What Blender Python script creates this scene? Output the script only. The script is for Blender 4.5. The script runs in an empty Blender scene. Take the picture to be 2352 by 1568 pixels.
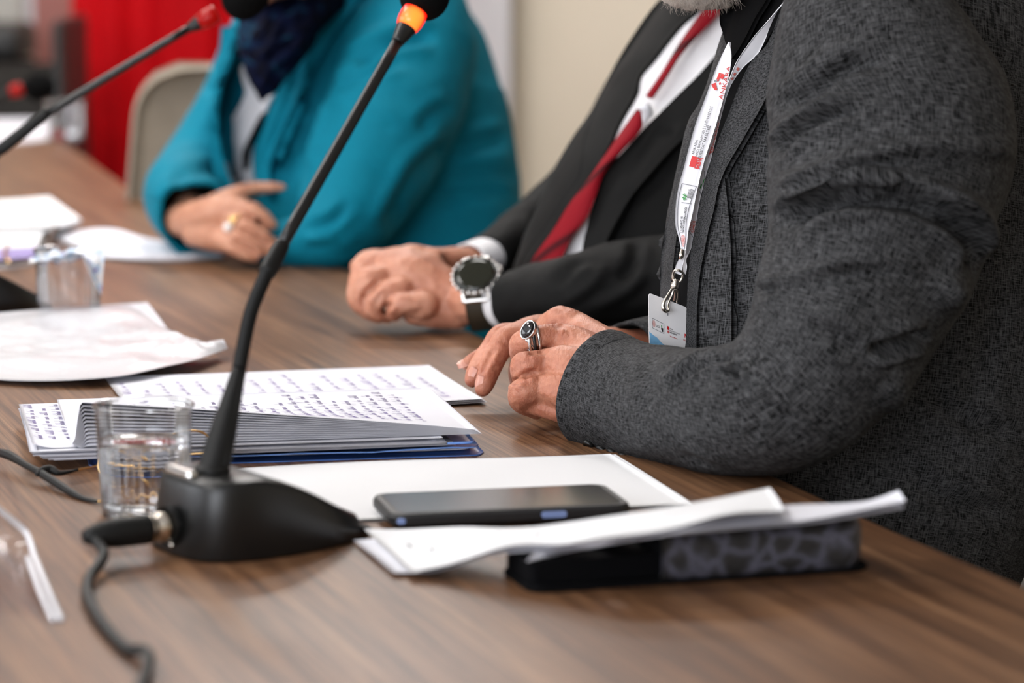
import bpy, bmesh, math, random
import numpy as np
from mathutils import Vector, Matrix, noise
from mathutils.bvhtree import BVHTree
random.seed(7); rng = np.random.default_rng(7)
SC = bpy.context.scene; COL = SC.collection

# ------------------------------------------------------------------ camera
FPX = 7000.0; TZ = 0.75; CZ = TZ + 0.43
PITCH = math.atan((784 + 230) / FPX)
CAM = np.array([0, 0, CZ]); FW = np.array([0, math.cos(PITCH), -math.sin(PITCH)])
UP = np.array([0, math.sin(PITCH), math.cos(PITCH)]); RT = np.array([1.0, 0, 0])
cd = bpy.data.cameras.new('camera'); cam = bpy.data.objects.new('camera', cd); COL.objects.link(cam)
cam.location = CAM; cam.rotation_euler = (math.pi / 2 - PITCH, 0, 0)
cd.sensor_width = 36; cd.lens = FPX * 36 / 2352; cd.clip_start = 0.05; cd.clip_end = 60
cd.dof.use_dof = True; cd.dof.focus_distance = 2.47; cd.dof.aperture_fstop = 4.5; cd.dof.aperture_blades = 9
SC.camera = cam

def P(px, py, Z):            # world point at depth Z along the optical axis
    return CAM + Z * (FW + (px - 1176) / FPX * RT + (784 - py) / FPX * UP)
def T(px, py, h=0.0):        # world point on the plane h above the table top
    d = FW + (px - 1176) / FPX * RT + (784 - py) / FPX * UP
    return CAM + d * ((TZ + h - CZ) / d[2])
def depth(p): return float(np.dot(np.asarray(p) - CAM, FW))
def proj(V):
    d = V - CAM; z = d @ FW
    return np.stack([1176 + FPX * (d @ RT) / z, 784 - FPX * (d @ UP) / z], -1)

# ------------------------------------------------------------------ materials
def srgb(r, g, b):
    f = lambda c: c / 12.92 if c <= .04045 else ((c + .055) / 1.055) ** 2.4
    return (f(r / 255), f(g / 255), f(b / 255), 1)
class NT:
    def __init__(s, name):
        s.m = bpy.data.materials.new(name); s.m.use_nodes = True; s.t = s.m.node_tree
        s.b = s.t.nodes['Principled BSDF']; s.out = s.t.nodes['Material Output']
    def n(s, t, **k):
        x = s.t.nodes.new(t)
        for a, v in k.items():
            if a in x.bl_rna.properties and not a[0].isupper(): setattr(x, a, v)
            else: x.inputs[a.replace('_', ' ')].default_value = v
        return x
    def l(s, a, b): s.t.links.new(a, b)
    def coord(s, kind='Object', scale=(1, 1, 1), rot=(0, 0, 0)):
        c = s.n('ShaderNodeTexCoord'); mp = s.n('ShaderNodeMapping')
        mp.inputs['Scale'].default_value = scale; mp.inputs['Rotation'].default_value = rot
        s.l(c.outputs[kind], mp.inputs['Vector']); return mp.outputs[0]
    def noise(s, vec, scale, detail=3, rough=.55, dist=0):
        x = s.n('ShaderNodeTexNoise'); x.inputs['Scale'].default_value = scale; x.inputs['Detail'].default_value = detail
        x.inputs['Roughness'].default_value = rough; x.inputs['Distortion'].default_value = dist
        s.l(vec, x.inputs['Vector']); return x.outputs['Fac']
    def ramp(s, fac, stops):
        r = s.n('ShaderNodeValToRGB'); e = r.color_ramp.elements
        while len(e) < len(stops): e.new(.5)
        for i, (p, c) in enumerate(stops): e[i].position = p; e[i].color = c
        s.l(fac, r.inputs['Fac']); return r.outputs['Color']
    def mix(s, a, b, fac, mode='MIX'):
        x = s.n('ShaderNodeMix'); x.data_type = 'RGBA'; x.blend_type = mode
        for v, i in ((fac, 0), (a, 6), (b, 7)):
            if hasattr(v, 'default_value') or hasattr(v, 'is_linked'): s.l(v, x.inputs[i])
            else: x.inputs[i].default_value = v
        return x.outputs[2]
    def math(s, op, a, b=0.0):
        x = s.n('ShaderNodeMath'); x.operation = op
        for v, i in ((a, 0), (b, 1)):
            if hasattr(v, 'is_linked'): s.l(v, x.inputs[i])
            else: x.inputs[i].default_value = v
        return x.outputs[0]
    def bump(s, h, strength=.3, dist=.001):
        x = s.n('ShaderNodeBump'); x.inputs['Strength'].default_value = strength; x.inputs['Distance'].default_value = dist
        s.l(h, x.inputs['Height']); s.l(x.outputs[0], s.b.inputs['Normal'])
    def set(s, **k):
        for a, v in k.items():
            i = s.b.inputs[a.replace('_', ' ')]
            if hasattr(v, 'is_linked'): s.l(v, i)
            else: i.default_value = v
        return s
def plain(name, c, rough=.5, metal=0, spec=.5, var=.06, vs=30, bump=0, bs=300, **k):
    n = NT(name); v = n.coord('Object')
    f = n.noise(v, vs)
    lo = tuple(x * (1 - var) for x in c[:3]) + (1,); hi = tuple(min(1, x * (1 + var)) for x in c[:3]) + (1,)
    n.set(Base_Color=n.ramp(f, [(.3, lo), (.7, hi)]), Roughness=rough, Metallic=metal)
    n.b.inputs['Specular IOR Level'].default_value = spec
    if bump: n.bump(n.noise(v, bs, 4), bump)
    n.set(**k); return n.m

M = {}
def wood():
    n = NT('walnut_laminate'); ang = math.atan2(1.0, -.34)         # grain runs along the table
    c = n.coord('Object', (1, 1, 1), (0, 0, -ang))                 # x now along the grain
    sp = n.n('ShaderNodeMapping'); sp.inputs['Scale'].default_value = (1.2, 30, 1); n.l(c, sp.inputs[0])
    a = n.noise(sp.outputs[0], 2.2, 6, .62, .35)
    s2 = n.n('ShaderNodeMapping'); s2.inputs['Scale'].default_value = (2.5, 170, 1); n.l(c, s2.inputs[0])
    b = n.noise(s2.outputs[0], 2.2, 4, .6, .2)
    s3 = n.n('ShaderNodeMapping'); s3.inputs['Scale'].default_value = (6, 520, 1); n.l(c, s3.inputs[0])
    d = n.noise(s3.outputs[0], 2.0, 2, .5)
    base = n.ramp(a, [(.25, (.074, .030, .0125, 1)), (.5, (.192, .093, .044, 1)), (.75, (.31, .165, .084, 1))])
    fine = n.ramp(b, [(.34, (.30, .27, .25, 1)), (.58, (1, 1, 1, 1))])
    x = n.mix(base, fine, .85, 'MULTIPLY')
    pores = n.ramp(d, [(.36, (.45, .42, .40, 1)), (.50, (1, 1, 1, 1))])
    x = n.mix(x, pores, .6, 'MULTIPLY')
    n.set(Base_Color=x, Roughness=.40); n.b.inputs['Specular IOR Level'].default_value = .36
    n.bump(b, .06, .0008); return n.m
M['wood'] = wood()
M['wood_edge'] = plain('walnut_edge_band', (.07, .038, .02, 1), .4)

def weave(name, dark, light, acr=620, alo=70, lo=.42, hi=.60, bump=.5, rough=.85):
    n = NT(name); uv = n.n('ShaderNodeUVMap').outputs[0]
    def st(sx, sy):
        m = n.n('ShaderNodeMapping'); m.inputs['Scale'].default_value = (sx, sy, 1); n.l(uv, m.inputs[0]); return m.outputs[0]
    a = n.noise(st(acr, alo), 1, 2, .6, .15); b = n.noise(st(alo, acr), 1, 2, .6, .15)
    g = n.noise(st(1, 1), 45, 3, .6)
    mx = n.math('MAXIMUM', a, b)
    sm = n.math('ADD', n.math('MULTIPLY', n.math('ADD', a, b), .5), n.math('MULTIPLY', n.math('SUBTRACT', g, .5), .22))
    f = n.math('ADD', n.math('MULTIPLY', sm, .62), n.math('MULTIPLY', mx, .38))
    n.set(Base_Color=n.ramp(f, [(lo, dark), (hi, light)]), Roughness=rough)
    n.b.inputs['Specular IOR Level'].default_value = .15
    tw = n.noise(st(1, 1), 1500, 1)
    n.bump(n.math('ADD', f, n.math('MULTIPLY', tw, .5)), bump, .0006); return n.m
M['heather'] = weave('charcoal_heather_wool', (.0014, .0014, .0015, 1), (.078, .078, .0805, 1), 1000, 130, .42, .645)
M['heather2'] = weave('charcoal_heather_lapel', (.0025, .0025, .0026, 1), (.066, .066, .0685, 1), 1100, 420, .40, .63)
M['teal'] = weave('teal_wool', (.0, .120, .185, 1), (.0, .190, .275, 1), 900, 300, .3, .7, .25, .8)
M['suit'] = weave('black_suit_wool', (.0026, .0026, .0025, 1), (.0080, .0078, .0073, 1), 900, 300, .3, .7, .2, .75)
M['black_shirt'] = plain('black_shirt_cotton', (.003, .003, .0033, 1), .9, spec=.1, bump=.2, bs=900)
M['white_shirt'] = plain('white_shirt_cotton', (.72, .71, .72, 1), .8, spec=.2, bump=.1)
M['white_blouse'] = plain('white_blouse', (.70, .70, .73, 1), .7, spec=.2)
M['trousers'] = plain('dark_trousers', (.012, .012, .013, 1), .85, spec=.1)
M['shoe'] = plain('black_shoe_leather', (.008, .008, .008, 1), .35)
def tie():
    n = NT('red_striped_silk'); w = n.n('ShaderNodeTexWave'); w.wave_type = 'BANDS'; w.bands_direction = 'DIAGONAL'
    w.inputs['Scale'].default_value = 7.0; w.inputs['Distortion'].default_value = .3
    n.l(n.n('ShaderNodeUVMap').outputs[0], w.inputs['Vector'])
    n.set(Base_Color=n.ramp(w.outputs['Fac'], [(.0, (.035, .002, .004, 1)), (.13, (.16, .0025, .007, 1)), (.3, (.20, .003, .009, 1))]), Roughness=.65); n.b.inputs['Specular IOR Level'].default_value = .1
    return n.m
M['tie'] = tie()
def scarf():
    n = NT('navy_patterned_scarf'); v = n.coord('Object')
    f = n.noise(v, 26, 3, .6, 1.2)
    n.set(Base_Color=n.ramp(f, [(.42, (.0008, .001, .005, 1)), (.58, (.0016, .004, .022, 1)), (.64, (.006, .035, .065, 1)), (.72, (.0016, .004, .018, 1))]), Roughness=.8); n.b.inputs['Specular IOR Level'].default_value = .08
    n.bump(n.noise(v, 120, 3), .3, .002); return n.m
M['scarf'] = scarf()
def skin(name, lo, mid, hi, bumps=.5, fine=1.0):
    n = NT(name); v = n.coord('Object')
    f = n.noise(v, 38, 5, .6); g = n.noise(v, 240, 3, .6)
    c = n.ramp(f, [(.28, lo), (.5, mid), (.74, hi)])
    c = n.mix(c, n.ramp(g, [(.35, (.80, .70, .66, 1)), (.6, (1, 1, 1, 1))]), .55, 'MULTIPLY')
    vo = n.n('ShaderNodeTexVoronoi'); vo.inputs['Scale'].default_value = 560; n.l(v, vo.inputs['Vector'])
    m2 = n.n('ShaderNodeMapping'); m2.inputs['Scale'].default_value = (900, 200, 260); m2.inputs['Rotation'].default_value = (.3, .5, .4); n.l(n.n('ShaderNodeTexCoord').outputs['Object'], m2.inputs[0])
    wr = n.noise(m2.outputs[0], 1, 3, .6)
    h = n.math('ADD', n.math('MULTIPLY', vo.outputs['Distance'], .5 * fine), n.math('ADD', n.math('MULTIPLY', wr, 1.0 * fine), g))
    n.set(Base_Color=c, Roughness=.48); n.bump(h, bumps, .0009)
    n.b.inputs['Subsurface Weight'].default_value = .18; n.b.inputs['Subsurface Radius'].default_value = (.012, .004, .002)
    n.b.inputs['Subsurface Scale'].default_value = 1; n.b.inputs['Specular IOR Level'].default_value = .4
    return n.m
M['skin1'] = skin('skin_of_man_with_lanyard', (.36, .118, .070, 1), (.47, .19, .115, 1), (.55, .25, .165, 1))
M['skin2'] = skin('skin_of_man_in_tie', (.40, .155, .095, 1), (.52, .235, .15, 1), (.60, .31, .21, 1), .35, .5)
M['skin3'] = skin('skin_of_woman', (.42, .19, .115, 1), (.53, .255, .16, 1), (.60, .32, .21, 1), .2, .3)
M['nail'] = plain('fingernail', (.55, .255, .185, 1), .3, var=.03)
M['beard'] = plain('grey_beard_hair', (.42, .36, .31, 1), .7, var=.3, vs=200)
M['hair'] = plain('grey_hair', (.16, .15, .14, 1), .6, var=.3, vs=200, bump=.5, bs=120)
M['hair_dark'] = plain('dark_hair', (.02, .014, .011, 1), .5, var=.3, vs=200, bump=.5, bs=120)
M['eye'] = plain('eye_white', (.45, .42, .39, 1), .3); M['iris'] = plain('eye_iris', (.03, .02, .012, 1), .15)
M['paper'] = plain('white_paper', (.73, .73, .785, 1), .75, spec=.15, var=.015, vs=8)  # faint lilac in the colour stands in for bluish shading on the edges
M['paper2'] = plain('white_paper_bright', (.74, .74, .75, 1), .75, spec=.15, var=.01, vs=8)
M['ink'] = plain('violet_ink', (.055, .02, .20, 1), .5, var=.2)
M['ink_faint'] = plain('faint_violet_ink', (.30, .25, .45, 1), .5, var=.2)
M['ink_black'] = plain('black_print', (.02, .02, .022, 1), .5)
M['red_print'] = plain('red_print', (.55, .012, .012, 1), .5)
M['red_soft'] = plain('soft_red_print', (.62, .16, .13, 1), .5)
M['green_print'] = plain('green_print', (.03, .25, .05, 1), .5)
M['grey_print'] = plain('grey_print', (.22, .22, .24, 1), .5)
M['blue_print'] = plain('pale_blue_print', (.20, .46, .72, 1), .5, var=.2, vs=60)
M['folder'] = plain('blue_plastic_folder', (.08, .19, .55, 1), .28, spec=.5, var=.08)
M['folder_light'] = plain('light_blue_plastic', (.17, .33, .75, 1), .25, spec=.5, var=.08)
M['mic'] = plain('black_mic_plastic', (.0055, .0055, .0052, 1), .36, spec=.4, var=.1, bump=.08, bs=900)
M['mic_matte'] = plain('matte_black_rubber', (.0055, .0055, .0052, 1), .55, spec=.25)
M['foam'] = plain('black_windscreen_foam', (.004, .004, .004, 1), .95, spec=.05, bump=.6, bs=700)
M['cable'] = plain('dark_grey_cable', (.009, .009, .0085, 1), .55, spec=.3)
M['silver'] = plain('polished_silver', (.75, .74, .72, 1), .18, 1)
M['silver_dark'] = plain('oxidised_silver', (.05, .05, .05, 1), .4, .8)
M['nickel'] = plain('nickel_metal', (.68, .62, .54, 1), .22, 1)
M['gold'] = plain('gold_metal', (.80, .52, .22, 1), .2, 1)
M['pearl'] = plain('white_stone', (.85, .83, .80, 1), .15)
M['onyx'] = plain('black_onyx', (.006, .006, .007, 1), .06, spec=.8)
M['watch_glass'] = plain('dark_watch_glass', (.012, .013, .008, 1), .12, spec=.4)
M['olive_strap'] = plain('brown_watch_strap', (.035, .026, .014, 1), .7)
M['phone'] = plain('black_phone_case', (.010, .010, .011, 1), .5)
M['screen'] = plain('dark_phone_screen', (.012, .014, .014, 1), .16, spec=.6)
M['phone_button'] = plain('pale_blue_button', (.22, .30, .55, 1), .35)
M['planner_black'] = plain('black_leatherette', (.0025, .0025, .003, 1), .8, spec=.05)  # black leatherette, darkened further for the shade under the loose sheets
def planner():
    n = NT('dark_patterned_leatherette'); v = n.coord('Object')
    vo = n.n('ShaderNodeTexVoronoi'); vo.feature = 'DISTANCE_TO_EDGE'; vo.inputs['Scale'].default_value = 56
    ds = n.n('ShaderNodeVectorMath'); ds.operation = 'ADD'; nz = n.n('ShaderNodeTexNoise'); nz.inputs['Scale'].default_value = 40; n.l(v, nz.inputs[0])
    sc = n.n('ShaderNodeVectorMath'); sc.operation = 'SCALE'; sc.inputs['Scale'].default_value = .022; n.l(nz.outputs['Color'], sc.inputs[0])
    n.l(v, ds.inputs[0]); n.l(sc.outputs[0], ds.inputs[1]); n.l(ds.outputs[0], vo.inputs['Vector'])
    e = n.ramp(vo.outputs['Distance'], [(.0, (.085, .085, .115, 1)), (.10, (.042, .042, .054, 1)), (.24, (.014, .0135, .0135, 1))])
    g = n.ramp(n.noise(v, 300, 3), [(.3, (.6, .6, .6, 1)), (.7, (1.2, 1.2, 1.2, 1))])
    n.set(Base_Color=n.mix(e, g, .7, 'MULTIPLY'), Roughness=.6); n.bump(n.noise(v, 500, 3), .3); return n.m
M['planner'] = planner()
M['chair'] = plain('taupe_plastic', (.27, .225, .175, 1), .5, spec=.3)
M['chrome'] = plain('chair_leg_steel', (.5, .5, .5, 1), .3, 1)
M['red_cloth'] = plain('red_cloth', (.42, .001, .004, 1), .7, spec=.1, var=.1, vs=6)
M['wall'] = plain('beige_wall_paint', (.74, .655, .53, 1), .8, spec=.2, var=.02, vs=3)
M['wall_white'] = plain('white_wall_paint', (.72, .71, .73, 1), .7, spec=.2, var=.02, vs=3)
M['pink'] = plain('dusty_pink_panel', (.40, .17, .145, 1), .7, spec=.2, var=.04, vs=4)
M['pale_panel'] = plain('pale_grey_panel', (.50, .49, .44, 1), .5, var=.03, vs=3)
M['black_plastic'] = plain('black_plastic', (.010, .0095, .009, 1), .5)
M['dark_fabric'] = plain('dark_grey_fabric', (.022, .02, .018, 1), .9, spec=.1)
M['floor'] = plain('grey_carpet', (.10, .095, .09, 1), .95, spec=.05, var=.3, vs=60, bump=.4, bs=400)
M['ceil'] = plain('ceiling_tile', (.75, .75, .74, 1), .9, var=.02)
M['brown'] = plain('brown_ribbon', (.07, .035, .02, 1), .6)
M['lilac'] = plain('lilac_print', (.28, .22, .48, 1), .6)
def clear(name, tint, rough=.04, fres=1.45, base=.04, cap=.85):
    n = NT(name); t = n.t
    tr = n.n('ShaderNodeBsdfTransparent'); tr.inputs[0].default_value = tint
    gl = n.n('ShaderNodeBsdfGlossy'); gl.inputs['Roughness'].default_value = rough
    fr = n.n('ShaderNodeFresnel'); fr.inputs[0].default_value = fres
    f = n.math('MINIMUM', n.math('ADD', fr.outputs[0], base), cap)
    mx = n.n('ShaderNodeMixShader'); n.l(f, mx.inputs[0]); n.l(tr.outputs[0], mx.inputs[1]); n.l(gl.outputs[0], mx.inputs[2])
    n.l(mx.outputs[0], n.out.inputs[0]); return n.m
M['cup'] = clear('clear_cup_plastic', (.965, .968, .975, 1), .06, 1.5, .05)
M['acrylic'] = clear('clear_acrylic', (.965, .965, .975, 1), .12, 1.12, .0, .03)
M['acrylic_edge'] = plain('bright_acrylic_edge', (.80, .80, .83, 1), .25, spec=.5); M['acrylic_edge'].node_tree.nodes['Principled BSDF'].inputs['Alpha'].default_value = .75
def glass(name, ior, c=(1, 1, 1, 1), rough=0):
    n = NT(name); g = n.n('ShaderNodeBsdfGlass'); g.inputs['IOR'].default_value = ior; g.inputs['Color'].default_value = c; g.inputs['Roughness'].default_value = rough
    n.l(g.outputs[0], n.out.inputs[0]); return n.m
M['water'] = glass('water', 1.33)
M['lens'] = clear('spectacle_lens', (.95, .95, .95, 1), .02, 1.5, .02)
def sleeve_plastic():
    n = NT('glossy_plastic_pocket'); v = n.coord('Object')
    n.set(Base_Color=(.56, .56, .59, 1), Roughness=.42); n.b.inputs['Specular IOR Level'].default_value = .5
    n.b.inputs['Coat Weight'].default_value = .5; n.b.inputs['Coat Roughness'].default_value = .26
    n.bump(n.noise(v, 34, 5, .6, .6), .35, .006); return n.m
M['pocket'] = sleeve_plastic()
def emit(name, c, s, base=(.6, .02, .01, 1)):
    n = NT(name); n.set(Base_Color=base, Roughness=.3); n.b.inputs['Emission Color'].default_value = c; n.b.inputs['Emission Strength'].default_value = s; return n.m
def led():
    n = NT('lit_red_ring'); n.set(Base_Color=(.6, .02, .01, 1), Roughness=.3)
    lw = n.n('ShaderNodeLayerWeight'); lw.inputs[0].default_value = .35
    c = n.ramp(lw.outputs['Facing'], [(.0, (1, .30, .03, 1)), (.30, (1, .16, .015, 1)), (.5, (1, .004, .002, 1))])
    n.l(c, n.b.inputs['Emission Color']); n.b.inputs['Emission Strength'].default_value = 1.1; return n.m
M['led'] = led()
M['led_dim'] = emit('dim_red_ring', (1, .01, .005, 1), .10, (.22, .002, .002, 1)); M['led_dim'].node_tree.nodes['Principled BSDF'].inputs['Specular IOR Level'].default_value = .15
M['fill_daylight'] = emit('front_fill_light', (.88, .92, 1, 1), 7.2, (1, 1, 1, 1))  # glow of the added front fill
M['fill_daylight_dim'] = emit('side_fill_light', (.88, .93, 1, 1), 2.8, (1, 1, 1, 1))  # glow of the added side fill
M['lamp'] = emit('ceiling_panel_light', (1, .97, .94, 1), 18, (1, 1, 1, 1))

# ------------------------------------------------------------------ object helpers
def mk(name, V, F, m, parent=None, smooth=True, uv=None, mats=None, mi=None):
    me = bpy.data.meshes.new(name); me.from_pydata([tuple(v) for v in V], [], [tuple(f) for f in F])
    for x in ([m] if mats is None else mats): me.materials.append(x)
    if mi is not None: me.polygons.foreach_set('material_index', mi)
    me.polygons.foreach_set('use_smooth', [smooth] * len(me.polygons))
    if uv is not None:
        l = me.uv_layers.new(name='UVMap'); l.data.foreach_set('uv', np.asarray(uv, dtype=np.float32).ravel())
    me.update(); o = bpy.data.objects.new(name, me); COL.objects.link(o)
    if parent is not None: child(o, parent)
    return o
def child(o, parent):
    o.parent = parent; o.matrix_parent_inverse = world(parent).inverted(); return o
def world(o):
    m = Matrix.LocRotScale(o.location, o.rotation_euler, o.scale)
    return m if o.parent is None else world(o.parent) @ o.matrix_parent_inverse @ m
def thing(name, label, cat, loc=(0, 0, 0), group=None):
    o = bpy.data.objects.new(name, None); COL.objects.link(o); o.location = tuple(loc); o.empty_display_size = .02
    return tag(o, label, cat, group)
def tag(o, label, cat, group=None):
    o['label'] = label; o['category'] = cat
    if group: o['group'] = group
    return o
def struct(o): o['kind'] = 'structure'; return o

def cr(pts, n, closed=False):                      # Catmull-Rom through rows of an array
    A = np.asarray(pts, float); k = len(A)
    if k == 2: return A[0] + np.linspace(0, 1, n)[:, None] * (A[1] - A[0])
    d = np.r_[0, np.cumsum(np.maximum(np.linalg.norm(np.diff(A[:, :min(3, A.shape[1])], axis=0), axis=1), 1e-9))]
    t = np.linspace(0, d[-1], n); i = np.clip(np.searchsorted(d, t, side='right') - 1, 0, k - 2)
    m = np.zeros_like(A)
    m[1:-1] = (A[2:] - A[:-2]) / (d[2:] - d[:-2])[:, None]; m[0] = (A[1] - A[0]) / (d[1] - d[0]); m[-1] = (A[-1] - A[-2]) / (d[-1] - d[-2])
    h = (d[i + 1] - d[i])[:, None]; s = ((t - d[i])[:, None]) / h
    return ((2 * s**3 - 3 * s**2 + 1) * A[i] + (s**3 - 2 * s**2 + s) * h * m[i] + (-2 * s**3 + 3 * s**2) * A[i + 1] + (s**3 - s**2) * h * m[i + 1])
def nrm(v): return v / np.maximum(np.linalg.norm(v, axis=-1, keepdims=True), 1e-12)

def grid_faces(ns, nc, wrap=True, off=0):
    F = []
    for i in range(ns - 1):
        for j in range(nc if wrap else nc - 1):
            k = (j + 1) % nc
            F.append((off + i * nc + j, off + i * nc + k, off + (i + 1) * nc + k, off + (i + 1) * nc + j))
    return F
def rings(C, E1, E2, a, b, nc, ex=2.0):
    th = np.linspace(0, 2 * math.pi, nc, endpoint=False); c, s = np.cos(th), np.sin(th)
    c = np.sign(c) * np.abs(c) ** (2 / ex); s = np.sign(s) * np.abs(s) ** (2 / ex)
    return C[:, None] + (a[:, None] * c)[..., None] * E1[:, None] + (b[:, None] * s)[..., None] * E2[:, None]
def limb_grid(st, ns, nc, ex=2.1):
    """st rows: (px, py, Z, half width px, half depth m) -> vertex rings along a camera-surveyed axis."""
    S = np.array([list(P(r[0], r[1], r[2])) + [r[3] * r[2] / FPX, r[4]] for r in st]); Q = cr(S, ns)
    C = Q[:, :3]; t = nrm(np.gradient(C, axis=0)); v = nrm(C - CAM)
    e1 = nrm(np.cross(v, t)); e2 = np.cross(t, e1)
    return rings(C, e1, e2, Q[:, 3], Q[:, 4], nc, ex), C
def normals(V, F):
    T3 = np.array([(f[0], f[1], f[2]) for f in F] + [(f[0], f[2], f[3]) for f in F if len(f) == 4])
    n = np.cross(V[T3[:, 1]] - V[T3[:, 0]], V[T3[:, 2]] - V[T3[:, 0]]); N = np.zeros_like(V)
    for k in range(3): np.add.at(N, T3[:, k], n)
    return nrm(N)
def pdist(Q, L):
    """distance, signed side, arclength fraction of points Q to polyline L"""
    best = np.full(len(Q), 1e9); side = np.zeros(len(Q)); fr = np.zeros(len(Q))
    seg = np.linalg.norm(np.diff(L, axis=0), axis=1); cum = np.r_[0, np.cumsum(seg)]
    for i in range(len(L) - 1):
        a, b = L[i], L[i + 1]; d = b - a; t = np.clip(((Q - a) @ d) / max(d @ d, 1e-9), 0, 1)
        w = Q - (a + t[:, None] * d); di = np.hypot(w[:, 0], w[:, 1]); m = di < best
        best[m] = di[m]; side[m] = np.sign(d[0] * w[m, 1] - d[1] * w[m, 0]); fr[m] = (cum[i] + t[m] * seg[i]) / cum[-1]
    return best, side, fr
def sculpt(V, F, folds, outward=1):
    """press folds into a surface; each fold is a line surveyed on the visible side: (points, height m, width px, kind, [raised side])."""
    V = V.copy()
    for k, fo in enumerate(folds):
        pts, amp, w, kind = fo[:4]; sd = fo[4] if len(fo) > 4 else 1; taper = fo[5] if len(fo) > 5 else .22
        if k % 3 == 0: N = normals(V, F) * outward
        L = cr(pts, max(12, 5 * len(pts))); q = proj(V)
        m = (q[:, 0] > L[:, 0].min() - 5 * w) & (q[:, 0] < L[:, 0].max() + 5 * w) & (q[:, 1] > L[:, 1].min() - 5 * w) & (q[:, 1] < L[:, 1].max() + 5 * w)
        face = np.einsum('ij,ij->i', N, nrm(CAM - V)); m &= face > -.05
        ix = np.where(m)[0]
        if not len(ix): continue
        d, s, fr = pdist(q[ix], L); x = d / w; sx = s * sd * x
        if kind == 'v': p = -np.exp(-x**2) + .45 * np.exp(-((x - 1.9) / .9)**2)
        elif kind == 'r': p = np.exp(-x**2) - .25 * np.exp(-((x - 2) / .9)**2)
        elif kind == 'b': p = np.exp(-x**2)
        else: p = .75 * np.exp(-((sx - 1.0) / .9)**2) - np.exp(-((sx + .25) / .55)**2) - .25 * np.exp(-((sx + 1.4) / 1.0)**2)
        tp = np.clip(np.minimum(fr, 1 - fr) / max(taper, 1e-3), 0, 1); tp = tp * tp * (3 - 2 * tp)
        V[ix] += N[ix] * (amp * p * tp * np.clip((face[ix] + .05) / .3, 0, 1))[:, None]
    return V
def ripple(V, F, amp, freq, octs=3, off=0, stretch=(1, 1, 1), outward=1):
    N = normals(V, F) * outward; V = V.copy(); s = Vector(stretch) * freq; o3 = Vector((off, off * 1.7, off * .3))
    for i in range(len(V)):
        p = Vector(V[i]); q = Vector((p.x * s.x, p.y * s.y, p.z * s.z)) + o3
        V[i] += N[i] * amp * (noise.fractal(q, .9, 2.1, octs))
    return V
def tube_uv(V, ns, nc, F):
    u = np.r_[0, np.cumsum(np.linalg.norm(np.diff(V[:ns * nc].reshape(ns, nc, 3).mean(1), axis=0), axis=1))]
    r = np.linalg.norm(V[:ns * nc].reshape(ns, nc, 3) - V[:ns * nc].reshape(ns, nc, 3).mean(1, keepdims=True), axis=2).mean()
    uv = []
    for i in range(ns - 1):
        for j in range(nc):
            a, b = j / nc * 2 * math.pi * r, (j + 1) / nc * 2 * math.pi * r
            uv += [(u[i], a), (u[i], b), (u[i + 1], b), (u[i + 1], a)]
    return uv
def sleeve(name, st, m, parent, folds=(), ns=150, nc=140, ex=2.1, hem=(False, True), rip=(.0015, 14), th=.004, post=None):
    """one tube of cloth; hem turns the open end inward, a closed end is drawn to a point."""
    G, C = limb_grid(st, ns, nc, ex); V = G.reshape(-1, 3); F = grid_faces(ns, nc)
    t0 = C[1] - C[0]
    ow = 1 if np.einsum('ij,ij->i', normals(V, F), V - np.repeat(C, nc, 0)).mean() > 0 else -1
    if rip: V = ripple(V, F, rip[0], rip[1], 4, outward=ow, off=len(name))
    V = sculpt(V, F, folds, ow)
    uv = tube_uv(V, ns, nc, F); n0 = len(V); X = [V]; 
    for e, (ring, inner) in enumerate(((0, 1), (ns - 1, ns - 2))):
        R = V[ring * nc:(ring + 1) * nc]; c = R.mean(0); dirn = nrm((C[inner] - C[ring])[None])[0]
        if hem[e]:
            R1 = c + (R - c) * (1 - th / max(1e-3, np.linalg.norm(R - c, axis=1).mean())); R2 = c + (R1 - c) * .93 + dirn * .05
            base = sum(len(x) for x in X); X += [R1, R2]
            for q, (a0, b0) in enumerate(((ring * nc, base), (base, base + nc))):
                for j in range(nc):
                    k = (j + 1) % nc; f = (a0 + j, a0 + k, b0 + k, b0 + j); F.append(f if e else f[::-1])
                    uv += [(0, j * .002), (0, k * .002), (.01, k * .002), (.01, j * .002)]
        else:
            base = sum(len(x) for x in X); X += [c[None]]
            for j in range(nc):
                k = (j + 1) % nc; F.append((ring * nc + j, ring * nc + k, base)); uv += [(0, 0), (0, .01), (.01, 0)]
    return mk(name, np.vstack(X), F, m, parent, uv=uv)

ICO = None
def ico():
    global ICO
    if ICO is None:
        b = bmesh.new(); bmesh.ops.create_icosphere(b, subdivisions=2, radius=1); b.verts.ensure_lookup_table()
        ICO = (np.array([v.co[:] for v in b.verts]), [[v.index for v in f.verts] for f in b.faces]); b.free()
    return ICO
def remesh(V, F, voxel, smooth=4):
    me = bpy.data.meshes.new('tmp'); me.from_pydata([tuple(v) for v in V], [], F)
    o = bpy.data.objects.new('tmp', me); COL.objects.link(o)
    md = o.modifiers.new('r', 'REMESH'); md.mode = 'VOXEL'; md.voxel_size = voxel; md.adaptivity = 0
    if smooth:
        s = o.modifiers.new('s', 'SMOOTH'); s.factor = .5; s.iterations = smooth
    dg = bpy.context.evaluated_depsgraph_get(); dg.update(); r = bpy.data.meshes.new_from_object(o.evaluated_get(dg))
    W = np.zeros(len(r.vertices) * 3); r.vertices.foreach_get('co', W); G = [tuple(p.vertices) for p in r.polygons]
    bpy.data.objects.remove(o); bpy.data.meshes.remove(me); bpy.data.meshes.remove(r)
    return W.reshape(-1, 3), G
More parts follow.
